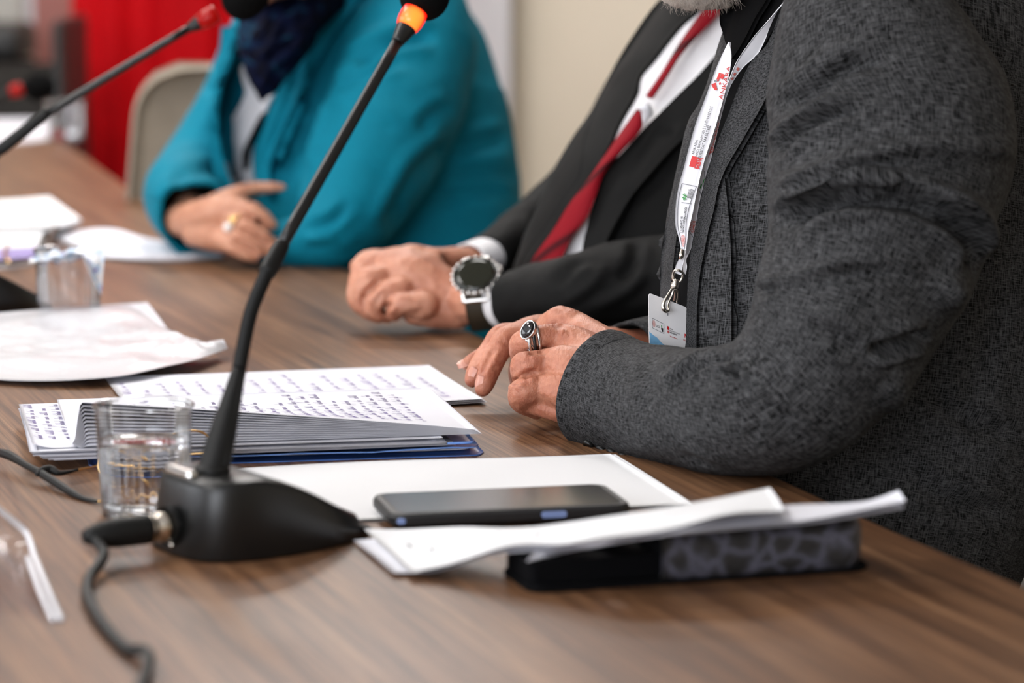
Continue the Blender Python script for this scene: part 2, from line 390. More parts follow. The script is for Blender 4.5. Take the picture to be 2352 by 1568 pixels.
def balls(chains, world=False):
    """tapering chains of (px,py,Z,r px) or world (x,y,z,r) -> overlapping balls"""
    X, Fs, n = [], [], 0; iv, jf = ico()
    for ch in chains:
        A = np.array([list(c) if world else list(P(c[0], c[1], c[2])) + [c[3] * c[2] / FPX] for c in ch], float)
        if len(A) > 1:
            L = np.linalg.norm(np.diff(A[:, :3], axis=0), axis=1).sum(); k = max(2, int(L / (.28 * A[:, 3].min())) + 1)
            A = cr(A, min(k, 90))
        for a in A:
            X.append(a[:3] + iv * a[3]); Fs += [[i + n for i in f] for f in jf]; n += len(iv)
    return np.vstack(X), Fs
def blob(chains, voxel, smooth=4, world=False):
    V, F = balls(chains, world); return remesh(V, F, voxel, smooth)

def bvh(o):
    me = o.data; return BVHTree.FromPolygons([tuple(o.matrix_world @ v.co) for v in me.vertices], [tuple(p.vertices) for p in me.polygons])
def cast(tree, px, py, Zf):
    d = FW + (px - 1176) / FPX * RT + (784 - py) / FPX * UP
    h = tree.ray_cast(Vector(CAM), Vector(d).normalized())
    if h[0] is not None: return depth(h[0])
    q = P(px, py, Zf); h = tree.find_nearest(Vector(q)); return depth(h[0])
def strip_grid(L, Rr, n, k):
    A, B = cr(L, n), cr(Rr, n); s = np.linspace(0, 1, k)[None, :, None]
    return A[:, None] * (1 - s) + B[:, None] * s
def drape(name, L, Rr, tree, m, parent, off=.004, th=.003, n=60, k=14, Zf=2.5, smooth_z=2, bulge=0, uvs=1.0, rip=None):
    """a strip of cloth laid on a surface between two surveyed edges."""
    g = strip_grid(L, Rr, n, k); Z = np.array([[cast(tree, p[0], p[1], Zf) for p in r] for r in g])
    for _ in range(smooth_z):
        Zp = np.pad(Z, 1, mode='edge'); Z = np.minimum(Z, (Zp[:-2, 1:-1] + Zp[2:, 1:-1] + Zp[1:-1, :-2] + Zp[1:-1, 2:] + 2 * Z) / 6 )
    s = np.linspace(0, 1, k); Z = Z - off - bulge * (4 * s * (1 - s))[None]
    V = np.array([[P(g[i, j, 0], g[i, j, 1], Z[i, j]) for j in range(k)] for i in range(n)])
    return slab(name, V, th, m, parent, uvs)
def slab(name, G, th, m, parent=None, uvs=1.0, toward=None, smooth=True):
    """closed thin sheet from an n x k grid of points"""
    n, k = G.shape[:2]; V = G.reshape(-1, 3); F0 = grid_faces(n, k, False); N = normals(V, F0)
    ref = (CAM - V) if toward is None else np.repeat(np.array([toward]), len(V), 0)
    flip = np.einsum('ij,ij->i', N, ref).mean() < 0
    if flip: N = -N
    B = V - N * th; nn = n * k
    top = [f[::-1] for f in F0] if flip else F0; F = list(top) + [tuple(i + nn for i in f[::-1]) for f in top]
    rim = [i * k for i in range(n)] + [(n - 1) * k + j for j in range(1, k)] + [i * k + k - 1 for i in range(n - 2, -1, -1)] + [j for j in range(k - 2, 0, -1)]
    for a, b in zip(rim, rim[1:] + rim[:1]): F.append((b, a, a + nn, b + nn) if not flip else (a, b, b + nn, a + nn))
    du = np.r_[0, np.cumsum(np.linalg.norm(np.diff(G.mean(1), axis=0), axis=1))]; dv = np.r_[0, np.cumsum(np.linalg.norm(np.diff(G.mean(0), axis=0), axis=1))]
    uvv = np.array([(du[i] * uvs, dv[j] * uvs) for i in range(n) for j in range(k)]); uvv = np.vstack([uvv, uvv])
    uv = [uvv[i] for f in F for i in f]
    return mk(name, np.vstack([V, B]), F, m, parent, smooth, uv)

def tube(name, pts, r, m, parent=None, n=None, nc=16, caps=True, ex=2.0):
    """round tube along world points; r a number or a list"""
    A = np.asarray(pts, float); rr = np.full(len(A), r) if np.isscalar(r) else np.asarray(r, float)
    n = n or max(8, 6 * len(A)); Q = cr(np.c_[A, rr], n); C = Q[:, :3]; t = nrm(np.gradient(C, axis=0))
    ref = np.array([0, 0, 1.0]) if abs(t[:, 2]).max() < .9 else np.array([1.0, .3, 0]); e1 = np.zeros_like(t); p = nrm(np.cross(t[0], ref)[None])[0]
    for i in range(n):
        p = p - t[i] * (p @ t[i]); p = p / max(np.linalg.norm(p), 1e-9); e1[i] = p
    e2 = np.cross(t, e1); V = rings(C, e1, e2, Q[:, 3], Q[:, 3], nc, ex).reshape(-1, 3); F = grid_faces(n, nc)
    if caps:
        V = np.vstack([V, C[:1], C[-1:]]); a, b = n * nc, n * nc + 1
        for j in range(nc): k = (j + 1) % nc; F += [(k, j, a), ((n - 1) * nc + j, (n - 1) * nc + k, b)]
    return mk(name, V, F, m, parent)
def lathe(name, prof, m, parent=None, nc=48, loc=(0, 0, 0), axis=None, mod=None, smooth=True, xdir=None):
    """prof: list of (r, h); axis: direction of h"""
    ax = np.array([0, 0, 1.0]) if axis is None else nrm(np.array([axis], float))[0]
    e1 = np.cross(ax, [0, 1, .1]) if xdir is None else np.asarray(xdir, float); e1 = e1 - ax * (e1 @ ax); e1 = nrm(e1[None])[0]; e2 = np.cross(ax, e1)
    V, F = [], []
    for i, (r, h) in enumerate(prof):
        for j in range(nc):
            a = 2 * math.pi * j / nc; q = r * (1 if mod is None else mod(a, h)); V.append(np.asarray(loc) + ax * h + e1 * q * math.cos(a) + e2 * q * math.sin(a))
    F = grid_faces(len(prof), nc); return mk(name, V, F, m, parent, smooth)
def box(name, c, s, m, parent=None, rot=0, bev=.004, seg=3):
    b = bmesh.new(); bmesh.ops.create_cube(b, size=1)
    for v in b.verts: v.co = Vector((v.co.x * s[0], v.co.y * s[1], v.co.z * s[2]))
    if bev: bmesh.ops.bevel(b, geom=b.edges[:], offset=bev, segments=seg, profile=.5, affect='EDGES')
    bmesh.ops.transform(b, matrix=Matrix.Translation(Vector(tuple(c))) @ Matrix.Rotation(rot, 4, 'Z'), verts=b.verts[:])
    me = bpy.data.meshes.new(name); b.to_mesh(me); b.free(); me.materials.append(m)
    me.polygons.foreach_set('use_smooth', [bev > 0] * len(me.polygons))
    o = bpy.data.objects.new(name, me); COL.objects.link(o)
    if parent is not None: child(o, parent)
    return o
def rrect(w, h, r, n=8):
    pts = []
    for cx, cy, a0 in ((w / 2 - r, h / 2 - r, 0), (-w / 2 + r, h / 2 - r, 90), (-w / 2 + r, -h / 2 + r, 180), (w / 2 - r, -h / 2 + r, 270)):
        for i in range(n + 1):
            a = math.radians(a0 + 90 * i / n); pts.append((cx + r * math.cos(a), cy + r * math.sin(a)))
    return pts
def plate(name, pts2, z0, z1, m, parent=None, fr=None, bev=0):
    """prism from an outline in a local frame fr=(origin, ex, ey, ez)"""
    O, ex, ey, ez = fr if fr else (np.zeros(3), np.array([1, 0, 0.]), np.array([0, 1, 0.]), np.array([0, 0, 1.]))
    n = len(pts2); lv = [(z0, bev), (z0 + bev, 0), (z1 - bev, 0), (z1, bev)] if bev else [(z0, 0), (z1, 0)]
    A = np.array(pts2); c = A.mean(0); V = []
    for z, ins in lv:
        Q = A if ins == 0 else c + (A - c) * (1 - ins / np.maximum(np.linalg.norm(A - c, axis=1, keepdims=True), 1e-6))
        V += [O + ex * q[0] + ey * q[1] + ez * z for q in Q]
    k = len(lv); F = grid_faces(k, n); F += [tuple(range(n))[::-1], tuple((k - 1) * n + i for i in range(n))]
    return mk(name, V, F, m, parent, False)
# ------------------------------------------------------------------ room
def quad(name, pts, m): return struct(mk(name, pts, [(0, 1, 2, 3)], m, smooth=False))
quad('floor', [(-4, -2, 0), (3, -2, 0), (3, 7.2, 0), (-4, 7.2, 0)], M['floor'])
quad('ceiling', [(-4, -2, 2.75), (-4, 7.2, 2.75), (3, 7.2, 2.75), (3, -2, 2.75)], M['ceil'])
quad('wall_back', [(-4, 7.2, 0), (3, 7.2, 0), (3, 7.2, 2.75), (-4, 7.2, 2.75)], M['wall'])
quad('wall_right', [(3, 7.2, 0), (3, -2, 0), (3, -2, 2.75), (3, 7.2, 2.75)], M['wall'])
quad('wall_left', [(-4, -2, 0), (-4, 7.2, 0), (-4, 7.2, 2.75), (-4, -2, 2.75)], M['wall_white'])
quad('wall_front', [(3, -2, 0), (-4, -2, 0), (-4, -2, 2.75), (3, -2, 2.75)], M['wall'])
struct(box('trim_1', (-.22, 7.14, 1.375), (.44, .12, 2.75), M['wall_white'], bev=.012))
struct(box('trim_2', (-1.035, 7.16, 1.375), (.16, .08, 2.75), M['pink'], bev=.01))
struct(box('baseboard_back', (-.5, 7.185, .05), (7, .03, .1), M['wall_white'], bev=.005))
struct(mk('fill_window_2', [(-3.98, .2, .9), (-3.98, 3.4, .9), (-3.98, 3.4, 2.4), (-3.98, .2, 2.4)], [(0, 1, 2, 3)], M['fill_daylight_dim'], smooth=False))  # unseen side window, added to light edges that face left
struct(mk('fill_window_1', [(-3.2, -1.98, .9), (-.5, -1.98, .9), (-.5, -1.98, 2.45), (-3.2, -1.98, 2.45)], [(3, 2, 1, 0)], M['fill_daylight'], smooth=False))  # unseen window behind the camera, added as front fill
LP = [(-1.6, 1.0), (-1.5, 2.9), (-1.4, 4.7), (-.2, 4.4), (-.4, 6.3)]
for i, (x, y) in enumerate(LP):
    t = thing('ceiling_light', 'square white ceiling light panel', 'ceiling light', (x, y, 2.75), 'ceiling light panels')
    box('light_frame', (x, y, 2.742), (.64, .64, .016), M['ceil'], t, bev=.002)
    box('diffuser', (x, y, 2.731), (.60, .60, .008), M['lamp'], t, bev=.001)

# far end of the room
def cloth(name, p0, p1, z0, z1, folds, depth_, m, label, cat):
    n, k = 160, 24; G = np.zeros((n, k, 3))
    for i in range(n):
        s = i / (n - 1); w = sum(a * math.sin(f * s * 6.283 + ph) for f, a, ph in folds)
        for j in range(k):
            q = j / (k - 1); x = p0[0] + (p1[0] - p0[0]) * s; y = p0[1] + (p1[1] - p0[1]) * s
            G[i, j] = (x + .012 * w * q, y - depth_ * w * (.35 + .65 * (1 - q)), z0 + (z1 - z0) * q)
    return tag(slab(name, G, .002, m), label, cat)
cloth('red_drape', (-.95, 6.6), (-.30, 6.6), .05, 2.1, [(3, .55, .4), (7, .3, 1.0), (13, .12, 2)], .035, M['red_cloth'], 'long bright red cloth hanging in folds behind the taupe chair', 'drape')
t = thing('display_panel', 'pale grey board standing against the far wall at upper left', 'board', (-1.33, 7.12, 0))
box('panel', (-1.36, 7.11, 1.42), (.46, .03, 1.06), M['pale_panel'], t, bev=.01)
box('frame', (-1.36, 7.13, 1.42), (.50, .02, 1.10), M['wall_white'], t, bev=.006)
for dx in (-.2, .2): box('leg', (-1.36 + dx, 7.12, .45), (.03, .03, .9), M['black_plastic'], t, bev=.004)
t = thing('equipment_case', 'black equipment case on a stand beyond the far end of the table', 'case', (-1.18, 6.75, 0))
box('lid', (-1.24, 6.7, .875), (.36, .26, .075), M['black_plastic'], t, bev=.02)
box('case_body', (-1.24, 6.7, .79), (.35, .25, .085), M['dark_fabric'], t, bev=.01)
for dx in (-.15, .15):
    for dy in (-.1, .1): box('leg', (-1.24 + dx, 6.7 + dy, .375), (.025, .025, .75), M['black_plastic'], t, bev=.004)
t = thing('office_chair', 'black office chair at the far end of the table beside the red cloth', 'chair', (-1.11, 6.24, 0))
box('backrest', (-.895, 6.20, .70), (.022, .36, .49), M['black_plastic'], t, bev=.01)
box('seat', (-1.11, 6.24, .46), (.40, .40, .07), M['dark_fabric'], t, bev=.03)
tube('column', [(-1.11, 6.24, .06), (-1.11, 6.24, .43)], .03, M['black_plastic'], t)
for i in range(5):
    a = i * 1.2566; tube('leg', [(-1.11, 6.24, .09), (-1.11 + .18 * math.cos(a), 6.24 + .18 * math.sin(a), .03)], [.025, .015], M['black_plastic'], t)
for s in (-1, 1):
    box('armrest', (-1.06, 6.24 + .20 * s, .79), (.32, .05, .10), M['dark_fabric'], t, bev=.02); box('arm_panel', (-1.04, 6.24 + .20 * s, .62), (.26, .03, .26), M['black_plastic'], t, bev=.01)

# ------------------------------------------------------------------ table
edge = [T(2352, 1345), T(2000, 1195), T(1110, 775), T(800, 620), T(340, 462), T(270, 412), T(150, 330), T(60, 292)]
e0 = edge[0] + (edge[0] - edge[1]) * 2.4
E = cr(np.array([e0] + edge), 60); far = E[-1]
out = [tuple(p[:2]) for p in E] + [(-1.35, far[1] + .06), (-2.0, far[1] - .2), (-2.1, 3.5), (-1.9, e0[1]), ]
tb = thing('conference_table', 'long walnut-brown conference table with visible straight grain', 'table', (-.8, 3, 0))
b = bmesh.new(); vs = [b.verts.new((x, y, TZ)) for x, y in out]; f = b.faces.new(vs)
if f.normal.z < 0: f.normal_flip()
r = bmesh.ops.extrude_face_region(b, geom=[f]); bmesh.ops.translate(b, verts=[v for v in r['geom'] if isinstance(v, bmesh.types.BMVert)], vec=(0, 0, -.036))
b.normal_update(); bmesh.ops.recalc_face_normals(b, faces=b.faces[:])
eg = [e for e in b.edges if abs(e.verts[0].co.z - TZ) < 1e-5 and abs(e.verts[1].co.z - TZ) < 1e-5]
bmesh.ops.bevel(b, geom=eg, offset=.003, segments=3, profile=.5, affect='EDGES')
me = bpy.data.meshes.new('tabletop'); b.to_mesh(me); b.free(); me.materials.append(M['wood']); me.materials.append(M['wood_edge'])
for p in me.polygons: p.material_index = 0 if p.normal.z > .5 else 1
o = bpy.data.objects.new('tabletop', me); COL.objects.link(o); child(o, tb)
for x, y in ((-.35, 1.6), (-.75, 3.4), (-1.15, 5.2)):
    box('leg', (x, y, .357), (.08, .6, .714), M['wood_edge'], tb, rot=.32, bev=.004)

# ------------------------------------------------------------------ papers
def frame2(yaw): a = math.radians(yaw); return np.array([math.cos(a), math.sin(a), 0]), np.array([-math.sin(a), math.cos(a), 0])
class Sheet:
    def __init__(s, O, yaw, z, L=.297, W=.21, h=None, skew=0):
        s.O = np.array([O[0], O[1], TZ + z]); s.ex, s.ey = frame2(yaw); s.L, s.W, s.h = L, W, h or (lambda u, v: 0)
    def at(s, u, v, up=0): return s.O + s.ex * (u * s.L) + s.ey * (v * s.W) + np.array([0, 0, s.h(u, v) + up])
    def build(s, name, m, th=.00022, nu=40, nv=24, parent=None, us=None, vs=None):
        us = np.linspace(0, 1, nu) if us is None else us
        G = np.array([[s.at(u, v) for v in (np.linspace(0, 1, nv) if vs is None else vs)] for u in us]); return slab(name, G, th, m, parent, toward=(0, 0, 1))
GL = {'a': ([(.8, .9), (.35, 1), (0, .45), (.3, 0), (.7, .35), (.85, 1), (.8, .25), (1.1, .05)], 1.1), 'b': ([(0, .3), (.45, 1.5), (.5, 2.1), (.3, 2.1), (.1, .6), (.2, .05), (.6, .1), (.75, .7), (.5, .9)], .9),
 'c': ([(.7, .8), (.4, 1), (.05, .5), (.3, 0), (.8, .2)], .8), 'd': ([(.75, .85), (.35, 1), (0, .45), (.3, 0), (.7, .4), (1.1, 2.2), (.8, .3), (1.1, .05)], 1.1), 'e': ([(0, .4), (.5, .6), (.5, .95), (.25, 1), (.05, .45), (.3, 0), (.75, .25)], .75),
 'g': ([(.8, .9), (.35, 1), (0, .5), (.3, .05), (.75, .5), (.8, .9), (.6, -.6), (.2, -1.0), (.1, -.6), (1, .2)], 1), 'h': ([(0, .2), (.5, 1.6), (.5, 2.2), (.3, 2.1), (.1, 0), (.3, .8), (.6, .95), (.65, .3), (.9, .05)], .9),
 'i': ([(0, .3), (.25, 1), (.2, .2), (.5, .05)], .5), 'k': ([(0, .2), (.5, 1.6), (.5, 2.2), (.3, 2.1), (.1, 0), (.25, .6), (.65, 1), (.3, .6), (.8, .05)], .85), 'l': ([(0, .2), (.45, 1.5), (.5, 2.2), (.3, 2.1), (.15, .4), (.5, .05)], .5),
 'm': ([(0, .3), (.15, 1), (.1, 0), (.4, .95), (.5, .7), (.45, 0), (.75, .95), (.85, .7), (.8, .15), (1.1, .05)], 1.1), 'n': ([(0, .3), (.15, 1), (.1, 0), (.45, .95), (.6, .7), (.55, .15), (.85, .05)], .85),
 'o': ([(.5, 1), (.1, .8), (.05, .2), (.4, 0), (.7, .5), (.5, 1), (.9, .8)], .9), 'p': ([(0, .4), (.25, 1), (-.05, -1.1), (.25, .7), (.6, 1), (.75, .5), (.4, .1), (.9, .1)], .9), 'r': ([(0, .3), (.2, 1.05), (.4, .9), (.4, .2), (.75, .05)], .75),
 's': ([(0, .1), (.45, 1.05), (.6, .4), (.3, 0), (.05, .15), (.75, .1)], .75), 't': ([(0, .3), (.4, 1.7), (.2, .2), (.55, .05)], .55), 'u': ([(0, .9), (.05, .2), (.35, .05), (.6, .9), (.6, .2), (.9, .05)], .9),
 'v': ([(0, .9), (.25, .05), (.55, .95), (.8, .8)], .8), 'y': ([(0, .9), (.1, .3), (.45, .3), (.65, .95), (.4, -.8), (.1, -1), (.15, -.5), (.9, .2)], .9), 'z': ([(0, .9), (.6, .95), (.1, .1), (.7, .05)], .75)}
WORDS = 'kadar zamani tuketilebilk cabuklik bilinmek sekillendirilir yapilarda ozlemde kaplamak gozle bir ve ile olan insan toplumda hayat eser belki sonra gibi kendi yazar degil hikaye zaman'.split()
def word_strokes(w, x0, s, rr):
    pts, x = [], x0; sl = .28
    for c in w:
        g, wd = GL.get(c, GL['n'])
        for a, bb in g: pts.append((x + (a + sl * bb + rr.uniform(-.06, .06)) * s * .8, bb * s * rr.uniform(.9, 1.1)))
        x += wd * s * .8
    return pts, x
def ribbon_mesh(name, lines, surf, w, m, parent):
    """pen strokes: (along, across) lines mapped by surf onto the page"""
    V, F = [], []
    for L in lines:
        Q = np.array([surf(a, bb) for a, bb in L]); d = nrm(np.gradient(Q, axis=0)); nn = nrm(np.cross(d, [0, 0, 1.0])) * w / 2; n0 = len(V)
        V += list(np.stack([Q - nn, Q + nn], 1).reshape(-1, 3)); F += [(n0 + 2 * i, n0 + 2 * i + 1, n0 + 2 * i + 3, n0 + 2 * i + 2) for i in range(len(Q) - 1)]
    return mk(name, V, F, m, parent, False) if V else None
def write_page(sh, seed, m, u0=.05, u1=.93, pitch=.0102, s=.0024, v0=.1, vmax=.92, w=.00052, parent=None, skip=(), name='lettering', gap=1.5, ends=None):
    rr = random.Random(seed); lines = []; k = 0; u = u0
    while u < u1:
        y = v0 + rr.uniform(0, .02); end = vmax - abs(rr.gauss(0, .10)) if ends is None else ends[k % len(ends)]
        if k not in skip:
            while y < end:
                wv = rr.choice(WORDS); p, x = word_strokes(wv, 0, s * rr.uniform(.85, 1.12), rr)
                if y + x / sh.W > end + .06: break
                dr = rr.uniform(-.0006, .0006); lines.append([(y * sh.W + a, u * sh.L - bb + dr) for a, bb in p]); y += (x + s * gap) / sh.W
        u += pitch / sh.L; k += 1
    return ribbon_mesh(name, lines, lambda a, bb: sh.at(bb / sh.L, a / sh.W, .0004), w, m, parent)

# blank sheets under the phone (three, squared up)
FRb = T(1580, 1157, .002); yb = 13.5; ex, ey = frame2(yb); Ob = FRb - ex * .297
for k, (dx, dy, lab) in enumerate(((.002, -.001, 'blank white sheet at the bottom of the sheets under the phone'), (.0045, .001, 'blank white sheet second from the bottom under the phone'), (0, 0, 'large blank white sheet lying on top, in front of the blue folder, phone on it'))):
    sh = Sheet(Ob + ex * dx + ey * dy, yb, .0006 + .0009 * k, h=lambda u, v: .0012 * math.sin(u * 5) * v * v)
    tag(sh.build('paper_sheet', M['paper2']), lab, 'paper', 'blank sheets under the phone')

# rear handwritten sheets by the fingers
c0, c1 = T(238, 864, .004), T(985, 836, .004); yr = math.degrees(math.atan2((c1 - c0)[1], (c1 - c0)[0])); ex, ey = frame2(yr)
for k in range(3):
    Or = c1 - ex * .300 - ey * .214 + ex * (.0015 * (2 - k)) - ey * .001 * (2 - k)
    sh = Sheet(Or, yr, .0005 + .0013 * k, L=.30, W=.214, h=lambda u, v: .0025 * (1 - v)**2 * u * u)
    o = sh.build('paper_sheet', M['paper'])
    tag(o, ['white sheet at the bottom of the pile by the fingertips', 'white sheet in the middle of the pile by the fingertips', 'handwritten sheet under the fingertips of the man with the lanyard'][k], 'paper', 'sheets by the fingertips')
    if k == 2: write_page(sh, 5, M['ink_faint'], u0=.04, u1=.97, pitch=.0165, s=.0033, v0=.08, vmax=.83, parent=o, w=.0006, gap=2.2)

# blue folder with the pile of notes
fa, fb = T(205, 1070, .002), T(1117, 1041, .002); yf = math.degrees(math.atan2((fb - fa)[1], (fb - fa)[0])); ex, ey = frame2(yf); LF = np.linalg.norm(fb - fa)
ft = thing('document_folder', 'blue plastic folder under the pile of handwritten notes', 'folder', fa)
def folder_sheet(name, z, L, W, dx, dy, h, m, th):
    pts = rrect(L, W, .012, 6); n, k = 70, 20; G = np.zeros((n, k, 3))
    O = fa + ex * (dx + L / 2) + ey * (dy + W / 2)
    for i in range(n):
        a = -1 + 2 * i / (n - 1); xx = a * L / 2
        ins = 0 if abs(xx) < L / 2 - .012 else .012 - math.sqrt(max(0, .012**2 - (abs(xx) - L / 2 + .012)**2))
        for j in range(k):
            q = -1 + 2 * j / (k - 1); G[i, j] = O + ex * xx + ey * (q * (W / 2 - ins)); G[i, j, 2] = TZ + z + h((a + 1) / 2, (q + 1) / 2)
    return slab(name, G, th, m, ft, toward=(0, 0, 1))
folder_sheet('back_cover', .0012, LF, .232, 0, 0, lambda u, v: .0, M['folder'], .0008)
folder_sheet('front_cover', .0075, LF - .004, .228, 0, .002, lambda u, v: .0012 * math.sin(u * 9 + 1) * (1 - v)**3 - .0028 * max(0, 1 - abs(u - .72) / .2) * (1 - v)**4, M['folder_light'], .0010)
folder_sheet('inner_flap', .0045, LF - .02, .20, .012, .012, lambda u, v: .0, M['paper'], .0012)
tube('corner_rib', [fa + ex * (LF - .03) + ey * .006 + np.array([0, 0, .0078]), fa + ex * (LF - .010) + ey * .008 + np.array([0, 0, .0078]), fa + ex * (LF - .008) + ey * .03 + np.array([0, 0, .0078])], .0010, M['folder_light'], ft)
tip = T(1090, 990, .019); yf += 1.5; ex, ey = frame2(yf); Os = np.array([tip[0], tip[1], 0]) - ex * .312
NS = 30; NF = 18; zb = .0085
rr = random.Random(3)
for k in range(NS):
    lifted = k >= NF; q = (k - NF + 1) / (NS - NF) if lifted else 0
    top = k == NS - 1
    H = (.034 * q) if lifted else .0; us0 = .022
    yaw = yf + rr.gauss(0, .25) + (.6 if k < 5 else 0)
    dx, dy = rr.gauss(0, .0022) - (.006 * (1 - k / NS)), rr.gauss(0, .0012)
    if not lifted: dx += -.028 + .0010 * (NF - 1 - k)
    else: dx, dy, yaw = .0005 * (NS - 1 - k), 0, yf
    if top: dx, dy, yaw = 0, 0, yf
    zc = zb + .0003 * k + .0011 * (k > 4) + .0012 * (k > 10) + .0010 * (k >= NF)
    def hh(u, v, H=H, us0=us0, k=k):
        s = min(1, max(0, (u - .002) / us0)); s = s * s * (3 - 2 * s); fr = max(0, 1 - v / .62)
        a = H * s * max(0, 1 - u)**.9; lip = (.54 * (a / max(1, k - NF + 1)) + .0002) * max(0, 1 - v / .022)**1.6 if k >= NF else 0
        return a * fr**1.6 - lip
    us = np.r_[np.linspace(0, .14, 22), np.linspace(.16, 1, 34)]
    sh = Sheet(Os + ex * dx + ey * dy, yaw, zc, L=.312, h=hh)
    o = sh.build('paper_sheet', M['paper'], us=us, th=.00026, vs=np.r_[np.linspace(0, .026, 8), np.linspace(.04, .7, 20), np.linspace(.75, 1, 5)])
    if top:
        tag(o, 'top handwritten page of the pile on the blue folder, covered in violet ink', 'paper', 'notes piled on the blue folder')
        write_page(sh, 11, M['ink'], u0=.06, u1=.90, pitch=.0108, s=.0032, v0=.10, vmax=.93, w=.00046, parent=o, gap=2.2)
    else: tag(o, 'white sheet inside the pile on the blue folder, below the top handwritten page', 'paper', 'notes piled on the blue folder')
# page showing behind the lifted ones, with its own writing at left
sh = Sheet(Os - ex * .030 + ey * .004, yf + .3, zb + .0003 * NF + .0027, L=.16, h=lambda u, v: .004 * max(0, 1 - u / .12)**2 * (1 - v) + .0004)
o = sh.build('paper_sheet', M['paper'], us=np.linspace(0, 1, 40)); tag(o, 'handwritten page sticking out at the left of the pile on the blue folder', 'paper', 'notes piled on the blue folder')
write_page(sh, 21, M['ink'], u0=.06, u1=.5, pitch=.0105, s=.0031, v0=.15, vmax=.98, parent=o, w=.00046, gap=2.2)

# loose sheets over the leatherette case
def px_sheet(name, back, front, m, label, n=50, k=16, th=.0003, wave=0, seed=0, group=None):
    A = cr(np.array([list(T(a, bb, z)) for a, bb, z in back]), n); B = cr(np.array([list(T(a, bb, z)) for a, bb, z in front]), n)
    s = np.linspace(0, 1, k); G = A[:, None] * (1 - s)[None, :, None] + B[:, None] * s[None, :, None]
    if wave:
        for i in range(n):
            for j in range(k): G[i, j, 2] += wave * s[j]**2 * math.sin(i / n * 21 + seed) + wave * .6 * noise.noise(Vector((i * .11, j * .2, seed)))
    o = slab(name, G, th, m, toward=(0, 0, 1)); tag(o, label, 'paper', group); return o, G
g_ = 'loose sheets lying over the dark leatherette case'
px_sheet('paper_sheet', [(1250, 1236, .0215), (1400, 1210, .026), (1540, 1188, .0400), (1800, 1164, .0405), (1990, 1154, .042), (2060, 1136, .048)], [(1210, 1288, .0205), (1360, 1258, .020), (1520, 1230, .0395), (1720, 1212, .0405), (1880, 1198, .042), (2076, 1166, .046)], M['paper'], 'lowest of the sheets over the leatherette case, its curled corner sticking out to the right', seed=2, group=g_)
px_sheet('paper_sheet', [(1255, 1233, .0225), (1405, 1207, .0275), (1545, 1184, .0425), (1800, 1160, .0428), (1985, 1151, .0442), (2064, 1126, .052)], [(1215, 1284, .0215), (1365, 1255, .0215), (1525, 1226, .0418), (1720, 1206, .0428), (1860, 1192, .0442), (2080, 1150, .052)], M['paper'], 'second sheet over the leatherette case, also curling up at the right end', seed=1, group=g_)
px_sheet('paper_sheet', [(812, 1240, .003), (1000, 1226, .012), (1225, 1216, .0255), (1450, 1186, .0405), (1620, 1158, .0455), (1775, 1132, .0475)], [(905, 1316, .003), (1000, 1308, .0045), (1210, 1262, .024), (1400, 1246, .034), (1560, 1214, .0445), (1790, 1174, .0495)], M['paper'], 'crumpled sheet just under the top one over the leatherette case', wave=.0015, seed=9, group=g_)
o, G = px_sheet('paper_sheet', [(836, 1214, .006), (1020, 1212, .016), (1225, 1208, .029), (1450, 1178, .043), (1620, 1148, .048), (1768, 1120, .050)], [(945, 1316, .005), (1010, 1298, .010), (1210, 1250, .028), (1400, 1238, .039), (1560, 1203, .0475), (1802, 1166, .053)], M['paper2'], 'topmost rippled sheet over the leatherette case, drooping to the table at left', wave=.0015, seed=9, group=g_)
n_, k_ = G.shape[:2]
def gsurf(a, bb):
    i = min(max(a, 0), .999) * (n_ - 1); j = min(max(bb, 0), .999) * (k_ - 1); i0, j0 = int(i), int(j); fi, fj = i - i0, j - j0
    return (G[i0, j0] * (1 - fi) * (1 - fj) + G[i0 + 1, j0] * fi * (1 - fj) + G[i0, j0 + 1] * (1 - fi) * fj + G[i0 + 1, j0 + 1] * fi * fj) + np.array([0, 0, .0005])
rr = random.Random(4); L = []
for a0, b0, nw in ((.06, .52, 3), (.10, .66, 2), (.24, .45, 1), (.32, .40, 1), (.42, .5, 2), (.50, .4, 1)):
    p, x = word_strokes('verimden'[:2 + nw * 2], 0, .02, rr); L.append([(a0 + bb * .35, b0 - a * .9) for a, bb in p])
ribbon_mesh('lettering', L, gsurf, .0007, M['ink_black'], o)

# planner
pr, pl = T(2005, 1312), T(1215, 1366); yp = math.degrees(math.atan2((pr - pl)[1], (pr - pl)[0])); ex, ey = frame2(yp); LP_ = np.linalg.norm(pr - pl); fr = (pl, ex, ey, np.array([0, 0, 1.]))
pt = thing('leatherette_case', 'long dark patterned leatherette case under the loose white sheets', 'case', pl)
sh2 = lambda pts, dx, dy: [(a + dx, b_ + dy) for a, b_ in pts]
plate('bottom_cover', sh2(rrect(LP_, .066, .012), LP_ / 2, .033), .0005, .0045, M['planner_black'], pt, fr, .0012)
plate('inner_shade_block', sh2(rrect(LP_ * .50, .054, .006), LP_ * .26, .034), .0045, .0192, M['planner_black'], pt, fr, .001)  # low black part, raised so its black stands in for the sheets' shadow
plate('body', sh2(rrect(LP_ * .62, .050, .008), LP_ * .68, .034), .0045, .030, M['planner_black'], pt, fr, .0015)
